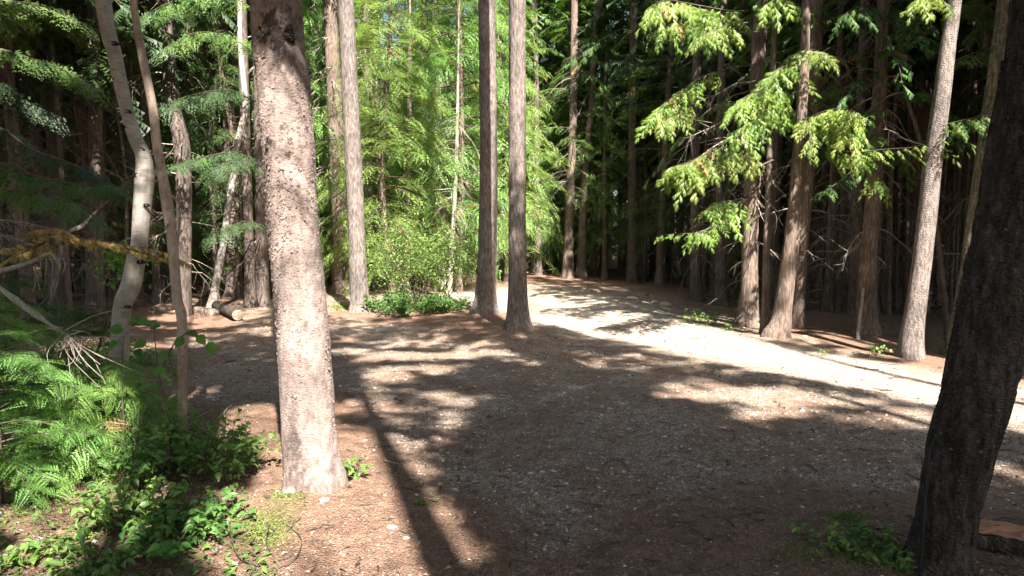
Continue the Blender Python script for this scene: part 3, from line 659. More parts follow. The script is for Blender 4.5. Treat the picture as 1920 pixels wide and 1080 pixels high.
for i, (rows, y, lb) in enumerate([
  ([(112, 560, 30), (108, 400, 28), (100, 200, 26), (92, 0, 24)], 13, 'dark thick trunk far left behind the brown dead bough'),
  ([(178, 560, 26), (168, 300, 24), (150, 200, 20), (140, 0, 18)], 14, 'dark trunk left of the white birch, deep in shade'),
  ([(345, 560, 22), (343, 300, 30), (325, 200, 26), (312, 50, 22), (308, 0, 22)], 13.5, 'dark tree with a forked dead snag right of the young tree'),
  ([(30, 540, 22), (28, 300, 20), (18, 0, 18)], 16, 'shaded trunk at the left edge of the picture'),
  ([(225, 520, 18), (222, 300, 17), (214, 0, 15)], 18, 'slim trunk seen just behind the birch'),
  ([(520, 565, 18), (516, 300, 17), (511, 0, 15)], 17, 'slim shaded trunk hidden partly by the big spruce'),
  ([(1135, 520, 10), (1130, 300, 9), (1136, 100, 9), (1140, 0, 9)], 27, 'thin pole right of the two slender conifers at the road end'),
  ([(1352, 575, 20), (1350, 420, 17), (1352, 250, 16), (1356, 0, 14)], 16.5, 'shaded trunk with a lit foot left of the right bank trunks'),
  ([(1305, 568, 20), (1304, 420, 18), (1305, 200, 16), (1310, 0, 15)], 18, 'black shaded trunk beyond the small roadside plants'),
  ([(1552, 590, 16), (1560, 400, 15), (1570, 200, 14), (1580, 0, 12)], 14, 'slim shaded trunk between the leaning cedar and the shaggy one'),
  ([(1600, 600, 18), (1606, 420, 17), (1614, 200, 16), (1622, 0, 15)], 13.4, 'slim trunk close left of the shaggy cedar'),
  ([(940, 540, 14), (942, 300, 13), (944, 0, 12)], 23, 'slender pole showing in the gap between the close pair'),
  ([(1010, 525, 12), (1008, 400, 11), (1006, 200, 10), (1002, 0, 10)], 25, 'slender shaded pole right of the close pair'),
  ([(1850, 600, 22), (1862, 400, 20), (1876, 200, 20), (1840, 0, 18)], 12, 'trunk behind the mossy one at the right'),
  ([(1780, 610, 9), (1755, 420, 8), (1735, 300, 7), (1700, 180, 6)], 10.5, 'thin bare leaning stick tree behind the pale leaning trunk'),
  ]):
    main_tree('conifer_tree', rows, y, 16 if i != 14 else 5, 'pole', lb, seed=50 + i, na=14, step=.2, twigs=(.8, 7, 45, .9) if i != 14 else (1.5, 4, 10, .5), crown=(7.5, 16, 1.9, 45, 12, .4) if i != 14 else None)

# ------------------------------------------------------------------ hand-laid boughs on the right-bank cedars and elsewhere
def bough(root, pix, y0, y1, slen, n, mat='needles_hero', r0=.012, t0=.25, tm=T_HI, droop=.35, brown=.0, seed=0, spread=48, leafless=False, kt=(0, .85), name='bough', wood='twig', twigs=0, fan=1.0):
    r = np.random.default_rng(seed + 900); m = len(pix)
    pts = np.array([W(u, v, y0 + (y1 - y0) * i / (m - 1)) for i, (u, v) in enumerate(pix)])
    P = spline(pts, 24); R = r0 * (1.08 - np.linspace(0, 1, 24))
    V, F = tubes(P[None], R[None], 6); parts = [(V, F)]
    D = np.gradient(P, axis=0); D /= np.linalg.norm(D, axis=1, keepdims=True)
    if twigs:
        i = r.integers(6, 23, twigs); O = P[i]; dirs = D[i] * .6 + r.normal(size=(twigs, 3)) * .5 - np.array([0, 0, .6])
        dirs /= np.linalg.norm(dirs, axis=1, keepdims=True); L = slen * (.5 + r.random(twigs)); k = np.linspace(0, 1, 6)
        curl = r.normal(size=(twigs, 3)) * .5
        Q = O[:, None] + dirs[:, None] * (L[:, None] * k)[..., None] + curl[:, None] * (L[:, None] * k ** 2)[..., None]
        parts.append(tubes(Q, np.broadcast_to(.004 * (1.1 - k), (twigs, 6)), 3))
    V, F = cat_mesh(parts)
    b = put(None, name, root, V, F, M[wood], True)
    if not leafless:
        t = t0 + (1 - t0) * (np.arange(n) + .5) / n; t[-1] = 1
        f = t * 23; i = np.minimum(f.astype(int), 22); O = P[i] + (P[i + 1] - P[i]) * (f - i)[:, None]; Dd = D[i].copy()
        side = np.cross(Dd, [0, 0, 1.]); side /= np.linalg.norm(side, axis=1, keepdims=True) + 1e-9
        sg = np.where(np.arange(n) % 2, 1, -1)[:, None] * 1.0; sg[-1] = 0
        ph = radians(spread) * sg * fan + r.normal(size=(n, 1)) * .2
        Xd = np.cos(ph) * Dd + np.sin(ph) * side + np.array([0, 0, -1.]) * (droop * (.5 + r.random(n)))[:, None]
        Nn = np.array([0, -.55, 1.]) + r.normal(size=(n, 3)) * .35
        S = slen * (1.1 - .35 * t) * (.55 + .85 * r.random(n))
        tint = np.where(r.random(n) < brown, 1.0, kt[0] + (kt[1] - kt[0]) * r.random(n))
        if tm is T_HI:
            tm = T_FAN; m2 = 8; Xn = Xd / np.linalg.norm(Xd, axis=1, keepdims=True); L2 = S * 1.35
            q = (np.arange(m2) + .7) / m2; Yn = np.cross(Nn, Xn); Yn /= np.linalg.norm(Yn, axis=1, keepdims=True)
            O2 = O[:, None] + Xn[:, None] * (L2[:, None] * q)[..., None] - np.array([0, 0, 1.]) * (L2[:, None] * .22 * q ** 2)[..., None]
            sg2 = np.where(np.arange(m2) % 2, 1., -1.)[None, :, None] * np.ones((n, 1, 1)); sg2[:, -1] = 0
            X2 = Xn[:, None] * .8 + Yn[:, None] * sg2 * .75 - np.array([0, 0, 1.]) * (.15 + .35 * r.random((n, m2, 1))) + r.normal(size=(n, m2, 3)) * .10
            N2 = Nn[:, None] + np.array([.2, -.4, .5]) + r.normal(size=(n, m2, 3)) * .25
            S2 = S[:, None] * (.60 - .25 * q) * (.75 + .5 * r.random((n, m2))); T2 = np.clip(tint[:, None] + .2 * r.normal(size=(n, m2)), 0, .88); T2 = np.where(tint[:, None] > .95, np.where(r.random((n, m2)) < .7, 1., .9), T2)
            Q2 = np.concatenate([O[:, None], O2], 1); parts2 = tubes(Q2, np.broadcast_to(.0032 * (1.1 - np.linspace(0, 1, m2 + 1)), (n, m2 + 1)), 3)
            put(None, 'twigs', root, *parts2, M['twig'])
            O, Xd, Nn, S, tint = O2.reshape(-1, 3), X2.reshape(-1, 3), N2.reshape(-1, 3), S2.ravel(), T2.ravel()
        V, F, T = inst_multi(tm, O, Xd, Nn, S, tint, r)
        fo = link('foliage', mkmesh('foliage', V - np.array(root.location), F, M[mat], False, {'tint': T}), b)
    return b
rC, rD, rA, rB, rE, rF = TC[0], TD[0], TA[0], TB[0], TE[0], TF[0]
B = bough
B(rD, [(1518, 205), (1470, 235), (1420, 262), (1350, 300), (1290, 325)], 11.2, 9.2, .34, 22, seed=1, t0=.55, droop=.55, r0=.018, brown=.05)
B(rD, [(1470, 238), (1400, 250), (1345, 275), (1300, 300), (1262, 312)], 10.6, 9.0, .30, 20, seed=2, t0=.5, droop=.6, brown=.06)
B(rD, [(1450, 300), (1400, 320), (1345, 330), (1300, 315), (1275, 310)], 10.3, 9.1, .26, 12, seed=3, t0=.75, droop=.6)
B(rD, [(1522, 120), (1500, 105), (1495, 95), (1520, 92), (1548, 100)], 11.2, 9.4, .26, 14, seed=4, t0=.3, droop=.5)
B(rD, [(1520, 215), (1510, 170), (1490, 130), (1462, 128), (1440, 150)], 11.2, 9.3, .28, 20, seed=5, t0=.25, droop=.7, brown=.1)
B(rD, [(1520, 200), (1480, 160), (1440, 165), (1400, 180), (1370, 205)], 11.2, 9.0, .30, 20, seed=6, t0=.3, droop=.7)
B(rD, [(1515, 225), (1480, 205), (1440, 205), (1405, 225), (1385, 250)], 11.0, 9.2, .32, 22, seed=7, t0=.2, droop=.8)
B(rC, [(1500, 230), (1530, 215), (1560, 205), (1590, 205), (1608, 212)], 10.1, 9.2, .26, 22, seed=8, t0=.15, droop=.8)
B(rC, [(1502, 245), (1530, 235), (1560, 232), (1580, 240), (1596, 252)], 10.1, 9.2, .26, 20, seed=9, t0=.2, droop=.9, brown=.06)
B(rC, [(1500, 235), (1505, 225), (1512, 225), (1518, 250), (1522, 280)], 10.1, 9.4, .2, 12, seed=10, t0=.2, droop=.9)
B(rC, [(1501, 255), (1540, 276), (1600, 285), (1660, 280), (1720, 275), (1760, 262)], 10.1, 8.6, .24, 18, seed=11, t0=.2, droop=.6, r0=.014, kt=(0, .6))
B(rE, [(1636, 310), (1645, 325), (1650, 335), (1652, 345)], 10.6, 9.9, .22, 5, seed=12, t0=.3, droop=.9)
B(rA, [(1418, 355), (1400, 368), (1370, 395), (1340, 425), (1300, 435)], 11.8, 9.6, .26, 24, seed=13, t0=.35, droop=.6, r0=.012)
B(rA, [(1416, 365), (1380, 375), (1345, 380), (1320, 395)], 11.6, 9.8, .24, 14, seed=14, t0=.4, droop=.6, kt=(.2, .6))
B(rA, [(1345, 420), (1310, 436), (1280, 438), (1245, 440)], 9.9, 9.4, .14, 8, seed=15, t0=.3, droop=.25, kt=(0, .3))
B(rA, [(1420, 120), (1360, 130), (1300, 155), (1250, 190), (1228, 215)], 11.6, 10.2, .30, 30, seed=16, t0=.3, droop=.6, brown=.1, kt=(.1, .6))
B(rA, [(1420, 150), (1360, 170), (1300, 195), (1262, 215), (1240, 225)], 11.6, 10.0, .24, 18, seed=17, t0=.5, droop=.7, brown=.15, kt=(.3, .8))
B(rA, [(1424, 60), (1370, 60), (1320, 50), (1280, 40), (1245, 50)], 11.6, 9.8, .32, 26, seed=18, t0=.2, droop=.7, brown=.08)
B(rA, [(1426, 20), (1370, 20), (1310, 10), (1250, 0), (1215, 15)], 11.6, 9.5, .34, 28, seed=19, t0=.2, droop=.8, brown=.1)
B(rA, [(1424, 40), (1380, 45), (1345, 52), (1310, 70)], 11.5, 9.6, .28, 16, seed=20, t0=.2, droop=.6)
B(rD, [(1527, 40), (1500, 10), (1470, -5), (1440, 5)], 11.2, 9.4, .3, 14, seed=21, t0=.2, droop=.7)
B(rE, [(1655, 40), (1640, 15), (1610, 10), (1580, 30)], 10.8, 9.8, .28, 14, seed=22, t0=.2, droop=.7, kt=(0, .5), mat='needles')
B(rE, [(1655, 30), (1690, 20), (1720, 25), (1745, 40)], 10.8, 9.8, .28, 14, seed=23, t0=.2, droop=.6, kt=(0, .5), mat='needles')
B(rF, [(1785, 20), (1765, 0), (1740, -10), (1715, 0)], 8.7, 8.2, .22, 12, seed=24, t0=.3, droop=.6)
B(rF, [(1745, 240), (1780, 232), (1820, 222), (1858, 216)], 8.8, 8.3, .22, 14, seed=25, t0=.2, droop=.6, mat='needles', kt=(.2, .8))
B(rF, [(1770, 130), (1800, 110), (1840, 95), (1868, 95)], 8.8, 9.8, .22, 16, seed=26, t0=.2, droop=.4, mat='needles', kt=(.3, .8))
B(rE, [(1640, 300), (1600, 320), (1560, 350), (1540, 365)], 10.8, 10.0, .18, 12, seed=27, t0=.3, droop=.5, mat='needles', kt=(0, .5))
B(rA, [(1424, 205), (1380, 215), (1330, 240), (1280, 262)], 11.7, 10.6, .25, 0, seed=28, leafless=True, wood='dead', twigs=26)
B(rA, [(1420, 230), (1385, 250), (1330, 280), (1285, 320)], 11.7, 10.4, .25, 0, seed=29, leafless=True, wood='dead', twigs=30)
B(rB, [(1442, 265), (1425, 272), (1390, 295), (1350, 312)], 10.7, 10.2, .16, 0, seed=30, leafless=True, wood='dead', twigs=16, r0=.014)
B(rA, [(1416, 275), (1400, 300), (1395, 330), (1405, 345)], 11.8, 11.2, .18, 0, seed=31, leafless=True, wood='dead', twigs=24)
B(rB, [(1440, 340), (1432, 320), (1426, 330), (1424, 370)], 10.7, 10.5, .2, 0, seed=32, leafless=True, wood='dead', twigs=10)
B(rD, [(1500, 385), (1480, 390), (1440, 400), (1420, 398)], 11.6, 11, .2, 0, seed=33, leafless=True, wood='dead', twigs=8)
B(rE, [(1632, 430), (1610, 440), (1590, 470), (1582, 500)], 10.9, 10.5, .2, 0, seed=34, leafless=True, wood='dead', twigs=20)
B(rF, [(1745, 275), (1700, 262), (1680, 250), (1660, 240)], 8.9, 9.8, .2, 0, seed=35, leafless=True, wood='dead', twigs=8)
for q_, (T_, z0_, z1_, nb_, R_) in enumerate(((TA, 2.9, 7, 16, 1.7), (TD, 3.0, 7.5, 18, 1.8), (TE, 2.9, 7, 18, 1.7))):
    add_crown(T_[0], np.random.default_rng(880 + q_), T_[1], z0_, z1_, R_, nb_, 16, .25, M['needles'], T_FAN, filt=False, name='low_boughs', droop=.6, up=.1, shape=.3)
for q_, (T_, z0_, z1_, nb_, R_, m_) in enumerate(((T5, 2.6, 9.6, 30, 2.3, 'needles_bright'), (T6, 3.0, 9.6, 26, 2.2, 'needles'))):
    add_crown(T_[0], np.random.default_rng(980 + q_), T_[1], z0_, z1_, R_, nb_, 14, .5, M[m_], T_MID1, filt=False, name='low_boughs', droop=.5, up=.15, shape=.2)
# broken stick on the shaggy cedar's foot
st = empty('broken_stick', G(1608, 636), 'pale broken stick leaning on the foot of the shaggy cedar', 'stick')
put(None, 'stick_wood', st, *tubes([spline([G(1608, 637) - [0, 0, .03], W(1613, 590, yb(1608, 636) + .15), W(1619, 540, yb(1608, 636) + .3)], 8)], [[.032, .03, .028, .027, .025, .024, .022, .02]], 7), M['dead'])

# ------------------------------------------------------------------ low boughs at left: young hemlocks and the hanging dark boughs
def sapling(name, x, y, H, R, nb, ns, size, mat, tm, label, z0=.1, seed=0, droop=.5, up=.2, cat='young conifer', group=None, brown=.004, trunk_r=.02):
    z = float(gz(x, y)); root = empty(name, (x, y, z), label, cat, group); r = np.random.default_rng(seed + 3000)
    P = spline([(x, y, z - .05), (x + r.normal() * .03, y, z + H * .5), (x + r.normal() * .06, y, z + H)], 8)
    put(None, 'stem', root, *tubes([P], [np.linspace(trunk_r, .004, 8)], 6), M['twig'])
    O, Xd, N, S, tint, Pb, Rw = crown_frames(r, z0, H, R, nb, ns, size, droop=droop, up=up, brown=brown, inner=.1)
    off = np.array([x, y, z])
    V, F, T = inst_multi(tm, O + off, Xd, N, S, tint, r); put(None, 'foliage', root, V, F, M[mat], False, {'tint': T})
    V, F = tubes(Pb + off, Rw * .6, 3); put(None, 'branches', root, V, F, M['twig'])
    return root
def gp(u, v): 
    p = base_of(u, v); return p[0], p[1]
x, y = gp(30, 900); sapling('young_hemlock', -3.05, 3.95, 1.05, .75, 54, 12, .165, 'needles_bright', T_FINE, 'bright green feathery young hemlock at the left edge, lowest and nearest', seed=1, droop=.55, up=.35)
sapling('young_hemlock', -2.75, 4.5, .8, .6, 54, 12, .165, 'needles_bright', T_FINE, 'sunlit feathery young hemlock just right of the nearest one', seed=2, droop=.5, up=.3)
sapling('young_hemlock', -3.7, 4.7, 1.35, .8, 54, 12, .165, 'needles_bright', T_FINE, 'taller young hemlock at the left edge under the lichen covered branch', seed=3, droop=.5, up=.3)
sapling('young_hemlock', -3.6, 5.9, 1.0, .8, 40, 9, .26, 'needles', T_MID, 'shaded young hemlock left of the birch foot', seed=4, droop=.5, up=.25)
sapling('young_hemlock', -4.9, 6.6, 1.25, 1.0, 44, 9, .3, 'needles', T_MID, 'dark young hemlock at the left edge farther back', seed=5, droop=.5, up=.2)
# dark hanging boughs upper-left, from trees rooted left of the frame
def left_tree(x, y, H, boughs, lb, seed):
    z = float(gz(x, y)); root = empty('hemlock_tree', (x, y, z), lb, 'tree')
    V, F, P, R = trunk_geo([(x, y, z), (x, y, H * .5), (x + .1, y, H)], [.13, .11, .04], na=16, step=.2, seed=seed); put(None, 'trunk', root, V, F, M['pole'], True, {'stain': np.zeros(len(V))})
    r = np.random.default_rng(seed); add_crown(root, r, axis_fn(P), 3.6, H, 2.1, 70, 12, .38, M['needles_dark'], T_LO)
    return root
lt = left_tree(-6.0, 6.6, 13, None, 'hemlock left of the frame whose dark boughs reach in', 61)
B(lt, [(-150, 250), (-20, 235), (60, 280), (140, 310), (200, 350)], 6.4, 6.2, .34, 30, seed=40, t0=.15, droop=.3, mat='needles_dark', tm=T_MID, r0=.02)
B(lt, [(-150, 290), (-20, 300), (70, 330), (150, 345), (235, 345)], 6.4, 5.9, .34, 34, seed=41, t0=.15, droop=.35, mat='needles', tm=T_MID, r0=.02, kt=(.1, .8))
B(lt, [(-150, 330), (-20, 350), (40, 360), (110, 372), (160, 400)], 6.4, 5.6, .32, 30, seed=42, t0=.15, droop=.4, mat='needles', tm=T_MID, kt=(.1, .8))
B(lt, [(-150, 100), (-20, 90), (60, 110), (120, 130), (170, 160)], 6.5, 6.8, .34, 28, seed=43, t0=.15, droop=.3, mat='needles', tm=T_MID, kt=(.1, .7))
B(lt, [(-150, 160), (-20, 150), (50, 190), (110, 220)], 6.5, 6.9, .34, 24, seed=44, t0=.15, droop=.4, mat='needles_dark', tm=T_MID)
B(lt, [(-150, -20), (0, 0), (80, 10), (150, 40)], 6.5, 7.2, .36, 26, seed=45, t0=.15, droop=.5, mat='needles', tm=T_MID)
B(lt, [(-150, 400), (-30, 410), (60, 420), (120, 440)], 6.4, 6.6, .28, 0, seed=46, leafless=True, wood='dead', twigs=40)
B(lt, [(-150, 370), (-30, 430), (50, 455), (100, 490)], 6.4, 6.9, .28, 0, seed=47, leafless=True, wood='dead', twigs=40)
r9 = empty('hemlock_tree', (*gp(470, 575), 0), 'shaded hemlock whose dark bough crosses in front of the slim birch', 'tree')
xx, yy = gp(470, 575); V, F, P, R = trunk_geo([(xx, yy, 0), (xx, yy, 7), (xx, yy, 14)], [.11, .10, .04], na=14, step=.2, seed=62); put(None, 'trunk', r9, V, F, M['pole'], True, {'stain': np.zeros(len(V))})
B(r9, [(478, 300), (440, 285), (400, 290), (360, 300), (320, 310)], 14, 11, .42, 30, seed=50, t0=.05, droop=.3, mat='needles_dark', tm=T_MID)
B(r9, [(478, 310), (450, 300), (420, 308), (380, 325)], 14, 11.5, .42, 24, seed=51, t0=.05, droop=.4, mat='needles_dark', tm=T_MID)
B(r9, [(480, 100), (430, 70), (370, 60), (310, 90)], 14, 11.5, .5, 30, seed=52, t0=.05, droop=.4, mat='needles', tm=T_MID)
B(r9, [(480, 190), (430, 170), (370, 175), (300, 200)], 14, 11.5, .5, 28, seed=53, t0=.05, droop=.4, mat='needles_dark', tm=T_MID)
B(r9, [(480, 20), (420, -10), (330, 0), (250, 40)], 14, 11.5, .5, 30, seed=54, t0=.05, droop=.5, mat='needles', tm=T_MID)
B(r9, [(482, 420), (460, 415), (430, 425), (400, 440)], 14, 12, .4, 20, seed=55, t0=.05, droop=.4, mat='needles_dark', tm=T_MID)

# ------------------------------------------------------------------ forest of the middle distance: variants, copied
def variant(name, H, R, z0, nb, ns, size, tr, mat, bm, seed, tm=T_LO, tw=40, droop=.55, up=.15, shape=.7, brown=.008):
    r = np.random.default_rng(seed)
    pts = [(0, 0, 0), (r.normal() * .12, r.normal() * .12, H * .35), (r.normal() * .2, r.normal() * .2, H * .7), (0, 0, H)]
    V, F, P, Rr = trunk_geo(pts, [tr, tr * .85, tr * .6, tr * .12], na=10, step=.5, seed=seed, ridge=.05)
    out = [('trunk', mkmesh('trunk', V, F, M[bm], True, {'stain': np.zeros(len(V))}))]
    O, Xd, N, S, T, Pb, Rw = crown_frames(r, z0, H, R, nb, ns, size, droop=droop, up=up, axis=axis_fn(P), shape=shape, brown=brown)
    V, F, T = inst_multi(tm, O, Xd, N, S, T, r); out.append(('crown', mkmesh('crown', V, F, M[mat], False, {'tint': T})))
    parts = [tubes(Pb, Rw, 3)]
    V, F = cat_mesh(parts); out.append(('branches', mkmesh('branches', V, F, M['twig'], True)))
    if tw:
        V, F = dead_twigs(r, .6, max(z0 + 1.5, 2.5), tw, .9, axis_fn(P)); out.append(('dead_twigs', mkmesh('dead_twigs', V, F, M['twig'], True)))
    return out
POLES = [variant('pole', 17 + i, 2.3, 3.4 + .5 * i, 120, 12, .52, .085 + .014 * i, ['needles_dark', 'needles'][i % 2], ['pole', 'cedar'][i % 2], 200 + i, tw=55) for i in range(6)]
CEDARS = [variant('cedar', 9 + 1.8 * i, 2.1, .7 + .3 * i, 140, 13, .52, .10, 'needles', 'cedar', 300 + i, tm=T_MID1, tw=30, droop=.7, up=.25, shape=.6, brown=.01) for i in range(4)]
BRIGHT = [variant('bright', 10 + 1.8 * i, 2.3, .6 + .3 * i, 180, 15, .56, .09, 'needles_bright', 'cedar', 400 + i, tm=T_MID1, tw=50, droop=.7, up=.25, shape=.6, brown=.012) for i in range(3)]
THIN = [variant('thin', 8 + i, .9, 5 + .5 * i, 22, 8, .34, .035 + .008 * i, 'needles_dark', 'pole', 500 + i, tw=30) for i in range(3)]
def plant(var, kind, x, y, label, group, cat='tree', rot=None, s=1.0):
    root = empty(kind, (x, y, float(gz(x, y)) - .05), label, cat, group)
    root.rotation_euler = (rng.normal() * .012, rng.normal() * .012, rng.random() * 6.28 if rot is None else rot); root.scale = (s, s, s * (1 + .1 * rng.normal()))
    for nm, me in var: link(nm, me, root)
    return root
TAKEN = []
def free(x, y, d):
    for a, b in TAKEN:
        if (a - x) ** 2 + (b - y) ** 2 < d * d: return False
    TAKEN.append((x, y)); return True
# sunlit young cedars behind the shrub, each placed
cent = [(735, 17.5, 0, 'bright_cedar with layered boughs above the left of the shrub'), (800, 20.5, 1, ''), (860, 19, 2, ''), (705, 21, 1, ''), (770, 24, 2, ''), (600, 22, 0, ''), (905, 25, 1, ''), (840, 28, 0, ''), (950, 22.5, 2, ''), (1000, 27, 0, ''), (690, 27, 2, ''), (560, 20, 1, '')]
cl = ['sunlit young cedar with layered boughs behind the left of the leafy shrub', 'sunlit cedar behind the middle of the leafy shrub', 'sunlit cedar just left of the close pair, behind the shrub', 'bright cedar between the sunlit trunk and the shrub', 'taller bright cedar behind the dead conifer', 'cedar glowing between the big spruce and the sunlit trunk', 'bright cedar filling the gap behind the close pair', 'far bright cedar above the shrub', 'cedar with lit boughs right behind the close pair', 'lit cedar between the close pair and the slender twins', 'far bright cedar seen over the sunlit trunk', 'cedar half hidden behind the big spruce']
for (u, y, k, _), lb in zip(cent, cl):
    x = W(u, 450, y)[0]; TAKEN.append((x, y)); plant(BRIGHT[k], 'cedar_tree', x, y, lb, 'sunlit cedars behind the leafy shrub')
for u, y, lb in ((1030, 31, 'tall far cedar in the sky gap right of the close pair'), (965, 33, 'tall far cedar seen between the close pair'), (1055, 38, 'tall far cedar left of the slender twins'), (1130, 34, 'tall far cedar right of the slender twins'), (1010, 44, 'farthest tall cedar over the end of the road')):
    x = W(u, 450, y)[0]; TAKEN.append((x, y)); plant(CEDARS[3], 'cedar_tree', x, y, lb, 'tall far cedars over the end of the road', s=1.35)
ku = [-900, 0, 200, 400, 600, 900, 985, 1200, 1380, 1600, 1800, 1920, 2400, 3500]; kv = [6.5, 10, 12, 15.5, 22, 24, 26, 23, 16, 14, 13, 11.5, 9, 7]
cnt = {}
LM = [(-500, 'well left of the picture'), (-150, 'just outside the left edge'), (30, 'above the young hemlocks at left'), (140, 'behind the brown dead bough'), (240, 'behind the white birch'), (330, 'behind the thin young tree'), (430, 'behind the slim crooked birch'), (540, 'hidden behind the big spruce'), (640, 'behind the sunlit straight trunk'), (720, 'over the left of the leafy shrub'), (800, 'over the middle of the leafy shrub'), (870, 'over the right of the leafy shrub'), (940, 'in the gap of the close pair'), (1020, 'right of the close pair'), (1085, 'behind the slender twins'), (1160, 'right of the slender twins'), (1230, 'over the bend of the road'), (1300, 'above the small roadside plants'), (1370, 'left of the right bank trunks'), (1450, 'behind the thin pale pole'), (1530, 'right of the leaning red cedar'), (1620, 'behind the shaggy cedar'), (1690, 'left of the pale leaning trunk'), (1780, 'right of the pale leaning trunk'), (1860, 'behind the mossy trunk'), (1920, 'behind the dark foreground trunk'), (2080, 'just outside the right edge'), (2450, 'well right of the picture')]
SECT = [(300, 'shaded trees at the far left'), (600, 'trees behind the slim birch'), (985, 'distant trees behind the sunlit cedars'), (1210, 'distant trees beyond the end of the road'), (1400, 'dark trees right of the road end'), (1700, 'dark trees behind the right bank trunks'), (9999, 'dark trees at the far right behind the leaning trunks')]
tries = 0; placed = 0
while placed < 520 and tries < 60000:
    tries += 1
    y = 8 + 62 * rng.random() ** 1.35; u = rng.uniform(-700, 2700); x = W(u, 450, y)[0]
    if y < np.interp(u, ku, kv): continue
    if abs(x) > 42: continue
    vis = -60 < u < 1980
    if not vis and rng.random() < .45: continue
    if not free(x, y, .7 + .017 * y): continue
    g = next(g for lim, g in SECT if u < lim); far = y > 30
    p = rng.random()
    if 985 < u < 1260 and p < .35: var, kd, nm = CEDARS[rng.integers(4)], 'cedar_tree', 'cedar'
    elif u < 985 and p < .42: var, kd, nm = CEDARS[rng.integers(4)], 'cedar_tree', 'cedar'
    elif u >= 1260 and p < .07: var, kd, nm = CEDARS[rng.integers(4)], 'cedar_tree', 'cedar'
    elif p < .8: var, kd, nm = POLES[(_i := rng.integers(6))], ['hemlock_tree', 'conifer_tree'][_i % 2], ['dark hemlock', 'tall pole conifer'][_i % 2]
    else: var, kd, nm = THIN[rng.integers(3)], 'thin_conifer', 'thin conifer'
    if y < 15 and nm == 'cedar': continue
    mark = LM[int(np.argmin([abs(u - a) for a, _ in LM]))][1]
    row = 'front rows' if y < 18 else 'middle rows' if y < 27 else 'back rows' if y < 42 else 'farthest rows'
    sc_ = .85 + .3 * rng.random(); lb = f"{['short ', '', 'tall ', 'very tall '][min(3, int((sc_ - .85) / .075))]}{nm} in the {row} {mark}"
    plant(var, kd, x, y, lb, f"{nm}s of the {row}, {g}", s=sc_); placed += 1
n_ = 0
while n_ < 90:
    u = rng.uniform(1180, 1990) if n_ < 65 else rng.uniform(-50, 480); y = np.interp(u, ku, kv) + 14 * rng.random() ** 1.2; x = W(u, 450, y)[0]
    if not free(x, y, .45): continue
    n_ += 1; mark = LM[int(np.argmin([abs(u - a) for a, _ in LM]))][1]; row = 'front rows' if y < 18 else 'middle rows' if y < 27 else 'back rows'
    plant(THIN[rng.integers(3)], 'thin_conifer', x, y, f"thin pole in the {row} {mark}", f"very thin pole trees, {row} {mark}", s=.8 + .4 * rng.random())
print('forest', placed)
rf = np.random.default_rng(4242)
for i in range(34):
    u = rf.uniform(20, 1900); y = np.interp(u, ku, kv) + .5 + 11 * rf.random(); x = W(u, 450, y)[0]
    mark = LM[int(np.argmin([abs(u - a) for a, _ in LM]))][1]
    plant(CEDARS[rf.integers(4)] if rf.random() < .5 else POLES[rf.integers(6)], 'conifer_sapling', x, y, f"{['knee high', 'waist high', 'shoulder high'][i % 3]} conifer sapling {mark}", 'conifer saplings on the forest floor', cat='sapling', s=[.09, .14, .2][i % 3])
for i in range(30):
    u = rf.uniform(0, 1900); y = np.interp(u, ku, kv) + .2 + 12 * rf.random(); x = W(u, 450, y)[0]; an = rf.uniform(-.9, .9); L = 1.2 + 3 * rf.random()
    a_ = np.array([x - cos(an) * L / 2, y - sin(an) * L / 2]); b_ = np.array([x + cos(an) * L / 2, y + sin(an) * L / 2]); mark = LM[int(np.argmin([abs(u - a) for a, _ in LM]))][1]
    pa = spline([(a_[0], a_[1], gz(*a_) + .05), (x, y + .1 * rf.normal(), gz(x, y) + .10), (b_[0], b_[1], gz(*b_) + .12 + .5 * rf.random())], 10)
    o_ = empty('fallen_limb', pa[0], f"{['pale', 'grey', 'bare'][i % 3]} fallen limb {mark}", 'branch', 'fallen limbs on the forest floor')
    r0_ = .02 + .04 * rf.random(); put(None, 'branch_wood', o_, *tubes([pa], [np.linspace(r0_, r0_ * .4, 10)], 6), M[['dead', 'pole'][i % 2]])
    tt_ = rf.integers(2, 9, 7); O_ = pa[tt_]; D_ = rf.normal(size=(7, 3)) * [.5, .5, .3] + [0, 0, .5]; k_ = np.linspace(0, 1, 5)
    put(None, 'twigs', o_, *tubes(O_[:, None] + D_[:, None] * (k_ * .5)[None, :, None] + rf.normal(size=(7, 5, 3)) * .015, np.broadcast_to(.010 * (1.1 - k_), (7, 5)), 3), M['dead'])
nfar = 620; xf = rf.uniform(-75, 75, nfar); yf = 58 + 26 * rf.random(nfar) - np.abs(xf) * .15; zf = gz(xf, yf); kf = np.linspace(0, 1, 4)
Pf = np.stack([xf[:, None] + rf.normal(size=(nfar, 4)) * .15, yf[:, None] + 0 * kf, zf[:, None] - .2 + 15 * kf], -1)
tag(link('far_trunks', mkmesh('far_trunks', *tubes(Pf, (.12 + .10 * rf.random(nfar))[:, None] * (1.1 - .7 * kf)[None], 5), M['pole'], True, {})), 'dense wall of far dark trunks at the back of the forest', 'forest', kind='stuff')
mB = 9000; Of = np.stack([rf.uniform(-75, 75, mB), 0 * np.zeros(mB), 0 * np.zeros(mB)], 1); Of[:, 1] = 58 + 26 * rf.random(mB) - np.abs(Of[:, 0]) * .15; Of[:, 2] = gz(Of[:, 0], Of[:, 1]) + np.where(rf.random(mB) < .2, 1.6 * rf.random(mB) ** 1.5, 2 + 14 * rf.random(mB))
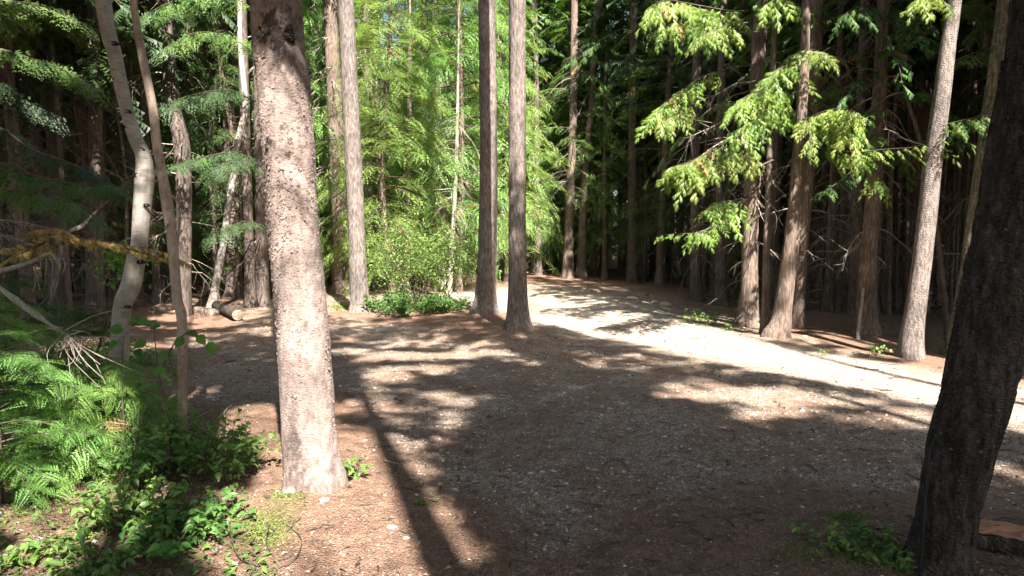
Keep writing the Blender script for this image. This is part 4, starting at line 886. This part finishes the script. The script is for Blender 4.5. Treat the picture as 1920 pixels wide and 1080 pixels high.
V, F, T = inst_multi(T_CAST, Of, rf.normal(size=(mB, 3)) * [1, 1, .3] - [0, 0, .3], rf.normal(size=(mB, 3)) * .5 + [0, 0, 1], 1.2 + .9 * rf.random(mB), rf.random(mB) * .7, rf)
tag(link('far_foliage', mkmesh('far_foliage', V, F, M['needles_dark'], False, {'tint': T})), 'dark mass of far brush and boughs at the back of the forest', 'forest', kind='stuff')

# ------------------------------------------------------------------ trees around and behind the viewpoint; their crowns shade the clearing
spots = [(1.75, -3.2, .14, 8.5, 15), (-3.2, -2.2, .16, 4.8, 14), (-1.0, -6.2, .17, 5, 16), (3.7, -1.3, .13, 6, 24), (6.6, -4.2, .17, 4.8, 15), (4.8, -8.2, .15, 6, 17), (-5.2, -6, .17, 5, 16), (8.4, .4, .15, 4.5, 14), (10.2, 4.2, .16, 4, 15), (11.5, -3, .17, 5, 16),
         (.2, -10.5, .18, 7, 18), (7.4, -8.5, .18, 6, 17), (-7.4, -1, .16, 4.5, 14), (-6.4, 3, .15, 3.6, 13), (13.2, 8, .16, 4, 15), (14.5, 2, .17, 4, 15), (9.0, 6.6, .13, 3.8, 13), (12.0, 11, .14, 3.6, 15), (-9.4, 6.5, .15, 3.5, 14), (3.6, -5.5, .13, 6, 15), (4.4, -4.6, .13, 6, 15), (-3, -9, .15, 6, 16), (9.6, -6.2, .15, 5, 16), (5.4, -11, .15, 6, 18), (-1.4, -3.0, .12, 7, 14), (-.4, -.9, .11, 6.5, 15), (-2.4, -.5, .12, 6, 14), (.15, -3.4, .10, 7, 15), (6.7, 6.4, .14, 4.6, 14), (8.6, 9.2, .14, 4.4, 15), (-4.3, 1.6, .13, 5, 14), (-7.2, 5.6, .14, 4, 14), (-2.2, -5.2, .13, 6, 16), (2.6, -14, .15, 8, 19), (7.5, -12.5, .15, 7, 19), (7.4, -1.6, .12, 6, 14), (-9, -5, .17, 5, 16), (15, -6, .17, 5, 16), (4, -12, .18, 8, 18)]
for i, (x, y, tr, z0, H) in enumerate(spots):
    z = float(gz(x, y)); root = empty('conifer_tree', (x, y, z), ['tall conifer standing behind the viewpoint', 'tall conifer standing outside the frame'][y > 0], 'tree', 'conifers around the viewpoint outside the frame')
    V, F, P, R = trunk_geo([(x, y, z), (x, y, H * .5), (x, y, H)], [tr, tr * .8, .03], na=14, step=.3, seed=700 + i); put(None, 'trunk', root, V, F, M['fir'], True, {'stain': np.zeros(len(V))})
    add_crown(root, np.random.default_rng(720 + i), axis_fn(P), z0, H, 3.2, 125, 7, .74, M['needles'], T_CAST, up=.1, shape=.4)

# ------------------------------------------------------------------ broadleaf shrubs
def shrub(name, x, y, H, Rr, nst, nlv, ls, label, cat='shrub', seed=0, mat='broad', kt=(0, .8), flat=.5, stem_r=.006, low=.25, tmpl=LEAF_S, group=None, parts=0):
    r = np.random.default_rng(seed + 5000); z = float(gz(x, y)); root = empty(name, (x, y, z), label, cat, group)
    off = np.array([x, y, z]); k = np.linspace(0, 1, 7)
    a = r.random(nst) * 2 * pi; rad = Rr * np.sqrt(r.random(nst)); h = H * (.55 + .45 * r.random(nst)) * (1 - .35 * (rad / Rr) ** 2)
    b0 = np.stack([np.cos(a) * rad * .35, np.sin(a) * rad * .35, 0 * a - .03], 1); tip = np.stack([np.cos(a) * rad, np.sin(a) * rad, h], 1)
    P = b0[:, None] * (1 - k)[None, :, None] + tip[:, None] * k[None, :, None]; P[..., 2] += (k * (1 - k))[None] * h[:, None] * .5
    P[:, 1:] += r.normal(size=(nst, 6, 3)) * .03 * H
    V, F = tubes(P + off, stem_r * (1.1 - k)[None] * np.ones((nst, 1)), 4); put(None, 'stems', root, V, F, M['twig'])
    i = r.integers(0, nst, nlv); t = (low + (1 - low) * r.random(nlv) ** .8) * 5.999; j = t.astype(int); f = (t - j)[:, None]
    O = P[i, j] * (1 - f) + P[i, np.minimum(j + 1, 6)] * f + r.normal(size=(nlv, 3)) * np.array([1, 1, .7]) * .09 * H * .8 + off
    Xd = np.stack([r.normal(size=nlv), r.normal(size=nlv), r.normal(size=nlv) * .3 - .15], 1)
    N = np.stack([r.normal(size=nlv) * flat, r.normal(size=nlv) * flat - .15, np.ones(nlv)], 1)
    S = ls * (.6 + .7 * r.random(nlv)); T0 = kt[0] + (kt[1] - kt[0]) * r.random(nlv)
    m = np.arange(nlv) >= parts
    V, F, T = instance(tmpl, O[m], Xd[m], N[m], S[m], T0[m]); put(None, 'foliage', root, V, F, M[mat], False, {'tint': T}, kind='stuff')
    for q in range(parts):
        V, F, T = instance(LEAF, O[q:q + 1], Xd[q:q + 1], N[q:q + 1], S[q:q + 1] * 1.1, T0[q:q + 1]); put(None, 'leaf', root, V, F, M[mat], True, {'tint': T})
    return root
x, y = gp(795, 598)
shrub('leafy_shrub', x - .1, y + .9, 2.15, 1.3, 46, 5200, .055, 'tall airy green shrub with thin arching stems left of the close pair', seed=1, kt=(.2, .95), stem_r=.009, low=.4)
shrub('leafy_shrub', x - .35, y + .15, .5, .9, 60, 4200, .055, 'low dense green shrub mat at the foot of the airy shrub', seed=2, kt=(0, .6))
shrub('leafy_shrub', x + .45, y + .35, .4, .6, 40, 2200, .05, 'low dark green shrub beside the left tree of the close pair', seed=3, kt=(0, .5))
for i, (u, v, hh, lb) in enumerate([(1295, 608, .32, 'small bright green plant at the far road edge, left of its pair'), (1337, 610, .36, 'small bushy green plant at the far road edge, the larger one'), (1370, 622, .2, 'tiny green plant beside the bushy one at the road edge'), (1545, 668, .1, 'tiny sprout at the road edge below the leaning cedar'), (1643, 667, .22, 'small upright green seedling left of the pale leaning trunk'), (1766, 662, .13, 'tiny green seedling right of the pale leaning trunk'), (663, 905, .19, 'small light green seedling at the foot of the big spruce'), (800, 948, .09, 'tiny lone seedling on the needles right of the big spruce'), (1215, 556, .1, 'tiny plant on the far gravel edge')]):
    xx, yy = gp(u, v); xx2 = min(.9, 1)
    shrub('small_plant', xx, yy, hh, hh * .7, 9, 110 if hh > .3 else 34, .05 if hh > .15 else .03, lb, 'plant', seed=10 + i, kt=(.4, .9), stem_r=.003, low=.2, tmpl=LEAF)
# understory shrub in the left foreground
for i, (u, v, H, R, nst, n, lb, kt, pp) in enumerate([
    (360, 880, .52, .42, 34, 620, 'dark leafy shrub at the foot of the young tree', (.3, .75), 40),
    (430, 895, .36, .33, 26, 420, 'low rounded leafy shrub between the young tree and the big spruce', (.3, .8), 40),
    (290, 910, .4, .36, 26, 420, 'shaded leafy shrub nearest the birch foot', (.25, .65), 30),
    (250, 985, .28, .36, 30, 420, 'low shaded leafy plant patch in the lower left shadow', (.25, .7), 40),
    (330, 1020, .2, .32, 26, 320, 'low leafy patch at the bottom edge right of the shadow', (.3, .7), 30),
    (400, 990, .16, .26, 18, 200, 'low leafy plants left of the looping twig', (.1, .6), 20),
    (190, 1060, .2, .3, 22, 260, 'shaded leafy plants at the bottom left edge', (.2, .6), 20),
    (70, 935, .17, .2, 12, 110, 'sunlit leafy plants at the left under the hemlocks', (.4, .9), 20),
    (120, 860, .42, .35, 24, 300, 'bright broad-leaved shrub below the young hemlocks', (.5, .95), 30),
    (150, 745, .5, .4, 26, 320, 'sunlit broad-leaved shrub left of the birch foot', (.45, .95), 30),
    (30, 1060, .14, .2, 10, 90, 'sunlit leafy plants in the bottom left corner', (.5, .95), 20)]):
    xx, yy = gp(u, v); shrub('understory_shrub', xx, yy, H, R, nst, n, .047, lb, 'shrub', seed=30 + i, kt=kt, stem_r=.0035, low=.25, tmpl=LEAF, parts=pp)
# broad-leaved sapling with large leaves
xx, yy = gp(300, 870); yy -= .35; z = float(gz(xx, yy))
sp = empty('broadleaf_sapling', (xx, yy, z), 'thin dark sapling with large pointed green leaves in front of the birch', 'sapling')
stems = [[(236, 905), (232, 800), (228, 700), (232, 630)], [(318, 900), (312, 780), (296, 690), (288, 610)], [(240, 900), (262, 800), (285, 750), (300, 720)], [(300, 700), (330, 640), (370, 618), (395, 625)]]
put(None, 'stems', sp, *tubes([spline([W(u, v, yy) for u, v in s_], 10) for s_ in stems], [np.linspace(.007, .002, 10)] * 4, 5), M['twig'])
r = np.random.default_rng(77)
for (u, v, s_, ax) in [(350, 622, .11, (1, -.3, -.2)), (372, 628, .10, (.7, -.5, -.7)), (392, 640, .12, (.5, -.3, -1)), (345, 632, .10, (-.6, -.6, -.8)), (232, 618, .11, (-1, -.4, .1)), (222, 640, .10, (-.8, -.5, -.5)), (240, 605, .10, (.8, -.5, .3)), (258, 600, .10, (1, -.3, -.1)), (285, 610, .11, (.6, -.6, .1)), (275, 640, .10, (-.7, -.6, -.3)), (300, 660, .10, (.8, -.5, -.4)), (290, 690, .11, (.9, -.4, -.3)), (268, 720, .10, (-.9, -.4, -.4)), (205, 735, .10, (-.8, -.5, -.3)), (210, 760, .09, (-.4, -.5, -.8)), (318, 750, .09, (.8, -.5, .1)), (300, 725, .09, (-.5, -.6, .2)), (255, 655, .09, (.7, -.6, -.5)), (262, 830, .08, (.6, -.6, .2)), (225, 820, .08, (-.7, -.5, .2))]:
    O = W(u, v, yy - .03 + .08 * r.normal()); V, F, T = instance(leaf_template(.8, 4, .12), O[None], np.array([ax], float), np.array([[.1, -.8, .8]]) + r.normal(size=(1, 3)) * .25, np.array([s_ * .8]), r.random(1))
    put(None, 'leaf', sp, V, F, M['leaf_big'], True, {'tint': T})
# light sprig with oval leaves right of the shrub
xx, yy = gp(440, 860); z = float(gz(xx, yy)); spg = empty('leafy_sprig', (xx, yy, z), 'sprig of light green oval leaves reaching toward the big spruce', 'sprig')
put(None, 'stems', spg, *tubes([spline([(xx, yy, z), W(430, 840, yy), W(455, 825, yy - .05), W(482, 836, yy - .1)], 10)], [np.linspace(.004, .0015, 10)], 4), M['twig'])
for (u, v) in [(430, 828), (442, 820), (452, 830), (460, 818), (470, 836), (478, 826), (462, 845), (448, 842), (485, 848), (473, 858), (438, 850), (465, 862)]:
    V, F, T = instance(LEAF, W(u, v, yy - .06)[None], r.normal(size=(1, 3)) * [1, 1, .2], np.array([[0, -.6, 1.]]), np.array([.055]), np.array([.9])); put(None, 'leaf', spg, V, F, M['broad'], True, {'tint': T})
# yellow-green sprig left of the birch
yq = 6.0; ys_ = empty('yellow_sprig', (*W(215, 480, yq)[:2], float(gz(*W(215, 480, yq)[:2]))), 'small shrub of yellow green leaves behind the birch', 'sprig')
P0 = np.array(ys_.location); st_ = [spline([P0, W(228, 560, yq), W(222, 500, yq), W(200, 470, yq)], 10), spline([P0, W(236, 560, yq), W(240, 500, yq), W(262, 478, yq)], 10)]
put(None, 'stems', ys_, *tubes(st_, [np.linspace(.008, .002, 10)] * 2, 4), M['twig'])
n = 260; c = np.array([W(r.normal() * 26 + 228, r.normal() * 22 + 488, yq + .15 * r.normal()) for _ in range(n)])
V, F, T = instance(LEAF_S, c, r.normal(size=(n, 3)), r.normal(size=(n, 3)) * .5 + [0, -.4, 1], .05 + .02 * r.random(n), .5 + .5 * r.random(n)); put(None, 'foliage', ys_, V, F, M['broad'], False, {'tint': T}, kind='stuff')

# ------------------------------------------------------------------ dead bough of brown foliage, fallen branches, logs, stones
db = empty('dead_bough', W(40, 455, 5.6), 'orange brown dead bough hanging across the birch', 'branch')
for i, (pix, n, sl_) in enumerate([([(-60, 470), (20, 462), (90, 440), (150, 445), (220, 458), (300, 470), (350, 494)], 60, .10), ([(90, 440), (150, 452), (220, 462), (280, 478), (330, 490)], 40, .09), ([(90, 450), (70, 462), (40, 475), (15, 486)], 24, .13), ([(90, 440), (80, 430), (110, 428), (130, 445)], 22, .12)]):
    B(db, pix, 5.3, 4.9, sl_, n, mat='brown_leaf', seed=80 + i, t0=.05, droop=.3, spread=38, kt=(0, 1), tm=T_LO, name='branch', r0=.008)
fb = empty('fallen_branch', W(0, 540, 4.6), 'pale lichen covered branch sloping down from the left edge', 'branch')
pth = spline([W(-90, 470, 4.7), W(0, 540, 4.5), W(60, 585, 4.35), (W(100, 612, 4.25)), W(132, 632, 4.2)], 40)
rr = np.random.default_rng(9); Rr = .018 * (1 + .45 * vnoise(np.linspace(0, 14, 40), np.zeros(40), 5) * 2) * np.linspace(1.1, .7, 40)
put(None, 'branch_wood', fb, *tubes(pth[None], Rr[None], 10), M['lichen_branch'])
tw = []
for i in range(34):
    s0 = W(130 + rr.normal() * 10, 632 + rr.normal() * 6, 4.2); d = np.array([rr.normal() * .6 + .3, rr.normal() * .4, -.6 + rr.normal() * .4]); L = .1 + .25 * rr.random()
    tw.append(spline([s0, s0 + d * L * .5 + rr.normal(size=3) * .02, s0 + d * L], 6))
put(None, 'twigs', fb, *tubes(tw, [np.linspace(.004, .0015, 6)] * 34, 4), M['dead'])
fb2 = empty('fallen_branch', W(30, 500, 6.4), 'short pale dead branch stub at the left edge with drooping twigs', 'branch')
put(None, 'branch_wood', fb2, *tubes([spline([W(-60, 520, 6.6), W(10, 506, 6.4), W(58, 492, 6.3), W(95, 475, 6.3), W(112, 500, 6.3)], 16)], [np.linspace(.032, .012, 16)], 8), M['lichen_branch'])
tw = [spline([W(70 + q * 6, 484, 6.3), W(72 + q * 5 + rr.normal() * 6, 500, 6.25), W(60 + q * 7 + rr.normal() * 8, 545 + rr.normal() * 10, 6.25)], 8) for q in range(9)]
put(None, 'twigs', fb2, *tubes(tw, [np.linspace(.008, .003, 8)] * 9, 4), M['dead'])
arc = empty('arching_limb', (*gp(330, 590), 0), 'dark mossy limb arching up behind the birch', 'branch')
put(None, 'branch_wood', arc, *tubes([spline([W(80, 560, 7.5) * [1, 1, 0] + [0, 0, -.05], W(115, 470, 7.5), W(160, 420, 7.5), W(230, 355, 7.4), W(270, 330, 7.3)], 20)], [np.linspace(.04, .012, 20)], 8), M['pole'])

def log(name, a, b, r0, label, mat='pole', end=True, seed=0, bump_=.1):
    a = np.array(a, float); b = np.array(b, float); root = empty(name, (a + b) / 2, label, 'log')
    n = 24; P = a + (b - a) * np.linspace(0, 1, n)[:, None]; T = (b - a) / np.linalg.norm(b - a); A = np.cross(T, [0, 0, 1.]); A /= np.linalg.norm(A); Bq = np.cross(T, A)
    th = np.arange(20) / 20 * 2 * pi; TH, SS = np.meshgrid(th, np.linspace(0, 6, n)); R = r0 * (1 + bump_ * fbm(np.cos(TH) * 2 + 20, SS * 1.5 + np.sin(TH) * 2 + 20, seed, 3))
    V = P[:, None] + R[..., None] * (A * np.cos(TH)[..., None] + Bq * np.sin(TH)[..., None]); idx = np.arange(n * 20).reshape(n, 20)
    F = np.stack([idx[:-1], np.roll(idx[:-1], -1, 1), np.roll(idx[1:], -1, 1), idx[1:]], -1).reshape(-1, 4)
    put(None, 'bark', root, V.reshape(-1, 3), F, M[mat], True, {'stain': np.zeros(n * 20)})
    for k, s_ in ((0, -1), (n - 1, 1)):
        c = V[k].mean(0); v2 = np.vstack([c + (V[k] - c) * .96 + T * s_ * .003, c + (V[k] - c) * .5 + T * s_ * .006, c[None] + T * s_ * .004])
        f = [(i, (i + 1) % 20, 20 + (i + 1) % 20, 20 + i) for i in range(20)] + [(20 + i, 20 + (i + 1) % 20, 40, 40) for i in range(20)]
        v3 = np.array(v2); ft = []
        for q in f:
            ft.append(q[:3]);
            if q[2] != q[3]: ft.append((q[0], q[2], q[3]))
        put(None, 'cut_end', root, v3, np.array(ft), M['ring'], False)
    return root
g1 = G(446, 602); g0 = G(405, 588); log('fallen_log', (g0[0] - .2, g0[1] + .5, .13), (g1[0], g1[1], .11), .105, 'short dark log with a pale sawn end lying beyond the clearing at left', 'dark', seed=3)
# split orange log lower right
gA = G(1808, 1012); gB = G(2010, 1045)
lg = empty('split_log', gA, 'split log with an orange fresh face behind the dark foreground tree', 'log')
a = np.array([gA[0] - .08, gA[1] + .02, gA[2]]); b = np.array([gB[0] + .15, gB[1] - .05, gB[2]]); T = (b - a) / np.linalg.norm(b - a); Sd = np.cross(T, [0, 0, 1.]); Sd /= np.linalg.norm(Sd)
n = 22; rows = []; rw = np.random.default_rng(4)
for i in range(n):
    c = a + (b - a) * i / (n - 1); wv = 1 + .06 * rw.normal()
    prof = [(-.10, .085), (-.115, .05), (-.10, .01), (-.05, -.02), (.05, -.02), (.10, .01), (.115, .05), (.10, .085)]
    rows.append([c + Sd * p_ * wv + np.array([0, 0, 1.]) * (q_ + .006 * rw.normal()) for p_, q_ in prof])
rows = np.array(rows); idx = np.arange(n * 8).reshape(n, 8)
F = np.stack([idx[:-1, :-1], idx[:-1, 1:], idx[1:, 1:], idx[1:, :-1]], -1).reshape(-1, 4)
put(None, 'bark', lg, rows.reshape(-1, 3), F, M['dark'], True, {'stain': np.zeros(n * 8)})
top = []
for i in range(n):
    e0, e1 = rows[i, 0], rows[i, 7]
    for k in range(9):
        q = k / 8; top.append(e0 * (1 - q) + e1 * q + np.array([0, 0, .004 + .022 * sin(pi * q) + .003 * rw.normal()]))
idx = np.arange(n * 9).reshape(n, 9); F = np.stack([idx[:-1, :-1], idx[:-1, 1:], idx[1:, 1:], idx[1:, :-1]], -1).reshape(-1, 4)
put(None, 'split_face', lg, top, F, M['cut'], True)
for k in (0, n - 1):
    v3 = np.vstack([rows[k], rows[k].mean(0)[None]]); put(None, 'cut_end', lg, v3, np.array([(i, (i + 1) % 8, 8) for i in range(8)]), M['ring'], False)
# black rod by the foreground tree
rb = G(1724, 1092); rd = empty('black_rod', rb, 'thin black rod standing against the dark foreground tree', 'rod')
yrod = rb[1]; put(None, 'rod_shaft', rd, *tubes([spline([rb - [0, 0, .05], W(1732, 960, yrod + .02), W(1743, 838, yrod + .04)], 8)], [[.0095] * 8], 8), M['rod'])
# looping twig
lp = empty('looping_twig', G(490, 1035), 'thin bare twig bent in a loop on the mossy ground', 'twig')
loop = [G(u, v) + [0, 0, .02 + .05 * (v < 1010)] for u, v in [(430, 1006), (446, 1048), (492, 1068), (536, 1066), (560, 1044), (563, 1012), (532, 992), (500, 991), (462, 1000), (447, 1004)]]
put(None, 'twig_wood', lp, *tubes([spline(loop, 40), spline([G(505, 992) + [0, 0, .05], G(500, 1030) + [0, 0, .05], G(515, 1050) + [0, 0, .02]], 40)], [np.linspace(.0034, .002, 40), np.linspace(.0022, .0015, 40)], 5), M['twig'])
lt2 = empty('fallen_stick', G(1100, 652), 'pale stick lying on the gravel in front of the close pair', 'stick')
put(None, 'stick_wood', lt2, *tubes([spline([G(1076, 651) + [0, 0, .015], G(1100, 650) + [0, 0, .03], G(1128, 653) + [0, 0, .012]], 8)], [np.linspace(.016, .008, 8)], 6), M['dead'])
for i, (pp, lb) in enumerate([([(432, 808), (420, 780), (436, 760)], 'thin brown stick left of the big spruce on the gravel'), ([(365, 790), (400, 770)], 'short pale stick by the young tree'), ([(205, 690), (170, 720), (150, 760)], 'thin twig among the young hemlocks'), ([(100, 800), (130, 840)], 'pale thin stick across the young hemlocks'), ([(722, 868), (752, 876)], 'tiny twig on the sunlit needles'), ([(1240, 572), (1262, 570), (1290, 582)], 'broken branch lying at the far gravel edge'), ([(1000, 588), (1050, 590), (1100, 596)], 'thin dead branch on the bright gravel'), ([(140, 960), (190, 930), (230, 925)], 'pale stick in the lower left undergrowth'), ([(1852, 1022), (1862, 1038)], 'short pale chip beside the split log')]):
    q = [G(u, v) + [0, 0, .02] for u, v in pp]; s_ = empty('fallen_stick', q[0], lb, 'stick')
    dd = q[0][1]; put(None, 'stick_wood', s_, *tubes([spline(q, 10)], [np.linspace(.0035, .002, 10) * (1 + dd * .12)], 5), M['dead'])

def blob(r, n=10, m=7, s=(1, 1, .6)):
    th = np.arange(n) / n * 2 * pi; ph = np.linspace(.02, pi - .02, m); TH, PH = np.meshgrid(th, ph)
    D = np.stack([np.cos(TH) * np.sin(PH), np.sin(TH) * np.sin(PH), np.cos(PH)], -1)
    q = 1 + .28 * (fbm(D[..., 0] * 1.3 + 20 + r.random() * 50, D[..., 1] * 1.3 + D[..., 2] * 1.7 + 20, 8, 3))
    V = D * q[..., None] * np.array(s); idx = np.arange(n * m).reshape(m, n)
    F = np.stack([idx[:-1], idx[1:], np.roll(idx[1:], -1, 1), np.roll(idx[:-1], -1, 1)], -1).reshape(-1, 4)
    return V.reshape(-1, 3), F
rk = np.random.default_rng(12)
for (u, v, s_, lb) in [(608, 938, .032, 'pale stone at the foot of the big spruce'), (1246, 573, .16, 'flat rock at the far edge of the gravel'), (1228, 568, .11, 'small dark rock left of the flat rock'), (302, 582, .22, 'reddish rounded stump by the left forest edge'), (372, 585, .2, 'rock at the foot of the slim birch'), (397, 590, .22, 'larger rock beside the fallen log'), (628, 668, .10, 'brown stone half hidden by the big spruce'), (1255, 640, .09, 'flat pale stone on the bright gravel'), (1606, 662, .06, 'small stone at the right road edge'), (195, 858, .07, 'pale stone among the leaves at left'), (215, 832, .06, 'small pale stone at the birch foot'), (735, 990, .03, 'white chip on the sunlit needles'), (762, 1010, .022, 'small tan chip beside the white chip'), (1508, 632, .05, 'pebble by the foot of the leaning cedar'), (1655, 1010, .025, 'pale pebble near the dark foreground tree'), (1610, 1008, .018, 'white pebble left of the pale pebble')]:
    P = G(u, v); root = empty('stone', P, lb, 'stone'); V, F = blob(rk, s=(1, .8, .5)); put(None, 'stone_body', root, V * s_ + P + [0, 0, s_ * .1], F, M['stone'] if v > 600 or u > 500 else M['cedar'], True, {'stain': np.zeros(len(V))})

# ------------------------------------------------------------------ loose gravel, litter, sprouts
def scatter_px(n, vmin, r, umin=-60, umax=1980, vmax=1110, pw=1.0):
    u = r.uniform(umin, umax, n); v = vmin + (vmax - vmin) * r.random(n) ** pw
    d = FWD + (u[:, None] - 960) / 1280 * RT + (540 - v)[:, None] / 1280 * UPV; t = -CAMZ / d[:, 2]; P = CP + d * t[:, None]
    P[:, 2] = gz(P[:, 0], P[:, 1]); nn = np.clip(1 - (np.hypot(P[:, 0], P[:, 1]) - 6) / 14, 0, 1)
    P[:, 2] += .018 * fbm(P[:, 0] * 6 + 300, P[:, 1] * 6 + 300, 21, 3) * nn
    return P
r = np.random.default_rng(99)
OC = np.array([(1, 0, 0), (0, 1, 0), (-1, 0, 0), (0, -1, 0), (0, 0, 1), (0, 0, -.6)], float); OF = np.array([(0, 1, 4), (1, 2, 4), (2, 3, 4), (3, 0, 4), (1, 0, 5), (2, 1, 5), (3, 2, 5), (0, 3, 5)])
P = scatter_px(46000, 545, r); gm = gravel_mask(P[:, 0], P[:, 1]); k = r.random(len(P)) < (.10 + .9 * gm); P = P[k]; n = len(P)
sz = (.0028 + .0065 * r.random(n) ** 4) * (1 + .14 * np.hypot(P[:, 0], P[:, 1])); sz[r.random(n) < .02] *= 1.7
an = r.random(n) * 6.28; Xa = np.stack([np.cos(an), np.sin(an), 0 * an], 1); Ya = np.stack([-np.sin(an), np.cos(an), 0 * an], 1)
jit = 1 + .35 * r.normal(size=(n, 6, 1)).clip(-1.5, 1.5)
V = P[:, None] + sz[:, None, None] * jit * (OC[None, :, 0:1] * Xa[:, None] * 1.2 + OC[None, :, 1:2] * Ya[:, None] * .85 + OC[None, :, 2:3] * np.array([0, 0, .6])); F = OF[None] + (np.arange(n) * 6)[:, None, None]
tag(link('loose_gravel', mkmesh('loose_gravel', V.reshape(-1, 3), F.reshape(-1, 3), M['pebble'], False, {'tint': np.repeat(r.random(n) ** 1.4, 6)})), 'loose grey gravel stones over the clearing and road', 'gravel', kind='stuff')
P = scatter_px(52000, 560, r); gm = gravel_mask(P[:, 0], P[:, 1]); k = r.random(len(P)) < (1 - .72 * gm); P = P[k]; n = len(P)
V, F, T = instance((np.array([(0, -.06, .0), (.5, -.05, .06), (1, 0, .02), (.5, .07, .05)]), np.array([(0, 1, 2), (0, 2, 3)])), P + [0, 0, .004], np.stack([r.normal(size=n), r.normal(size=n), .12 * r.normal(size=n)], 1), np.stack([r.normal(size=n) * .35, r.normal(size=n) * .35, np.ones(n)], 1), (.008 + .022 * r.random(n) ** 2) * (1 + .10 * np.hypot(P[:, 0], P[:, 1])), r.random(n))
tag(link('needle_litter', mkmesh('needle_litter', V, F, M['litter'], False, {'tint': T})), 'fallen brown needles and twig bits on the ground', 'needles', kind='stuff')
P = scatter_px(600, 600, r, pw=.8); n = len(P)
V, F, T = instance(leaf_template(.6, 1, .4), P + [0, 0, .006], r.normal(size=(n, 3)) * [1, 1, .2], np.stack([r.normal(size=n) * .5, r.normal(size=n) * .5, np.ones(n)], 1), (.015 + .02 * r.random(n)) * (1 + .05 * P[:, 1]), .2 + .65 * r.random(n))
tag(link('fallen_leaves', mkmesh('fallen_leaves', V, F, M['litter'], False, {'tint': T})), 'scattered pale dry leaf flakes on the ground', 'leaves', kind='stuff')
P = scatter_px(420, 600, r, pw=.8); n = len(P); an = r.random(n) * 6.28; L_ = (.03 + .12 * r.random(n) ** 2) * (1 + .12 * P[:, 1]); k_ = np.linspace(-.5, .5, 5)
Pt = P[:, None] + np.stack([np.cos(an), np.sin(an), 0 * an], 1)[:, None] * (L_[:, None] * k_)[..., None] + r.normal(size=(n, 5, 3)) * .006 + [0, 0, .008]
tag(link('ground_twigs', mkmesh('ground_twigs', *tubes(Pt, (.0016 + .002 * r.random(n))[:, None] * (1 + .1 * P[:, 1:2]) * np.ones((1, 5)), 4), M['twig'], True, {})), 'small dead twigs strewn over the gravel and needles', 'twigs', kind='stuff')
# moss and small sprouts
Ps = []
for (u, v, ru, rv, n) in [(500, 990, 60, 50, 2600), (540, 945, 40, 18, 900), (1600, 1045, 90, 30, 1500), (1590, 972, 45, 14, 500), (1650, 1060, 50, 25, 700), (650, 580, 40, 10, 500)]:
    for _ in range(n):
        a_, q = r.random() * 6.28, abs(r.normal()) * .5; Ps.append(base_of(u + ru * q * cos(a_), v + rv * q * sin(a_)))
P = np.array(Ps); P[:, 2] = gz(P[:, 0], P[:, 1]); n = len(P)
V, F, T = instance(LEAF_S, P, np.stack([r.normal(size=n), r.normal(size=n), .5 + r.random(n)], 1), np.stack([r.normal(size=n) * .5, r.normal(size=n) * .5, np.ones(n)], 1), (.008 + .012 * r.random(n)) * np.clip(P[:, 1] / 4, 1, 4), r.random(n))
tag(link('moss_patches', mkmesh('moss_patches', V, F, M['moss'], False, {'tint': T})), 'yellow green moss tufts on the needle covered ground', 'moss', kind='stuff')
for (u, v, H, R, n, lb) in [(1545, 1035, .11, .17, 130, 'small dark green plant cluster at the bottom right'), (1625, 1020, .10, .16, 130, 'green creeping plants right of the small dark cluster'), (1660, 1062, .11, .18, 170, 'green creeping plants at the foot of the dark foreground tree'), (1700, 1078, .08, .12, 60, 'green leaves at the bottom edge beside the black rod')]:
    xx, yy = gp(u, v); shrub('creeping_plant', xx, yy, H, R, 14, n, .035, lb, 'plant', seed=int(u), kt=(.4, .95), stem_r=.002, low=.1, tmpl=LEAF)
# scattered low leaves in left undergrowth
Ps = []
for _ in range(2600):
    u = r.uniform(-60, 520); v = r.uniform(640, 1100)
    if u > 330 + (v - 640) * .45 or (u > 340 and v < 860): continue
    Ps.append(base_of(u, v))
P = np.array(Ps); P[:, 2] = gz(P[:, 0], P[:, 1]) + .05 * r.random(len(P)); n = len(P)
V, F, T = instance(LEAF_S, P, r.normal(size=(n, 3)) * [1, 1, .25], np.stack([r.normal(size=n) * .4, r.normal(size=n) * .4, np.ones(n)], 1), .02 + .03 * r.random(n), r.random(n) * .8)
tag(link('ground_cover', mkmesh('ground_cover', V, F, M['broad'], False, {'tint': T})), 'low leafy ground cover under the left shrubs', 'ground cover', kind='stuff')
_c = {}
for _o in bpy.data.objects:
    if _o.type == 'MESH' : _c.setdefault(_o.data.name, (sum(len(p.vertices) - 2 for p in _o.data.polygons[:1]) * len(_o.data.polygons), (_o.parent.name if _o.parent else '')))
0 and print(sorted([(v[0], k, v[1]) for k, v in _c.items()], reverse=True)[:60])
_l = {}
for _o in list(bpy.data.objects):
    if _o.get('category') and _o.get('group') != 'conifers around the viewpoint outside the frame': _l.setdefault(_o['label'], []).append(_o)
for _k, _v in _l.items():
    if len(_v) < 2: continue
    _v.sort(key=lambda o: math.atan2(o.location.x, max(o.location.y, .1)))
    for _i, _o in enumerate(_v): _k = _k.replace('very tall ', 'towering ') if len(_k.split()) > 12 else _k; _o['label'] = _k + (([', left one', ', right one'] if len(_v) == 2 else [f', {q} from left' for q in ('first', 'second', 'third', 'fourth', 'fifth', 'sixth', 'seventh', 'eighth', 'ninth')])[min(_i, 8)])
0 and print('LONG', [o['label'] for o in bpy.data.objects if o.get('category') and len(o['label'].replace('-',' ').split()) > 16])
print('tris', sum(len(m.loops) - 2 * len(m.polygons) for m in bpy.data.meshes), 'objects', len(bpy.data.objects))
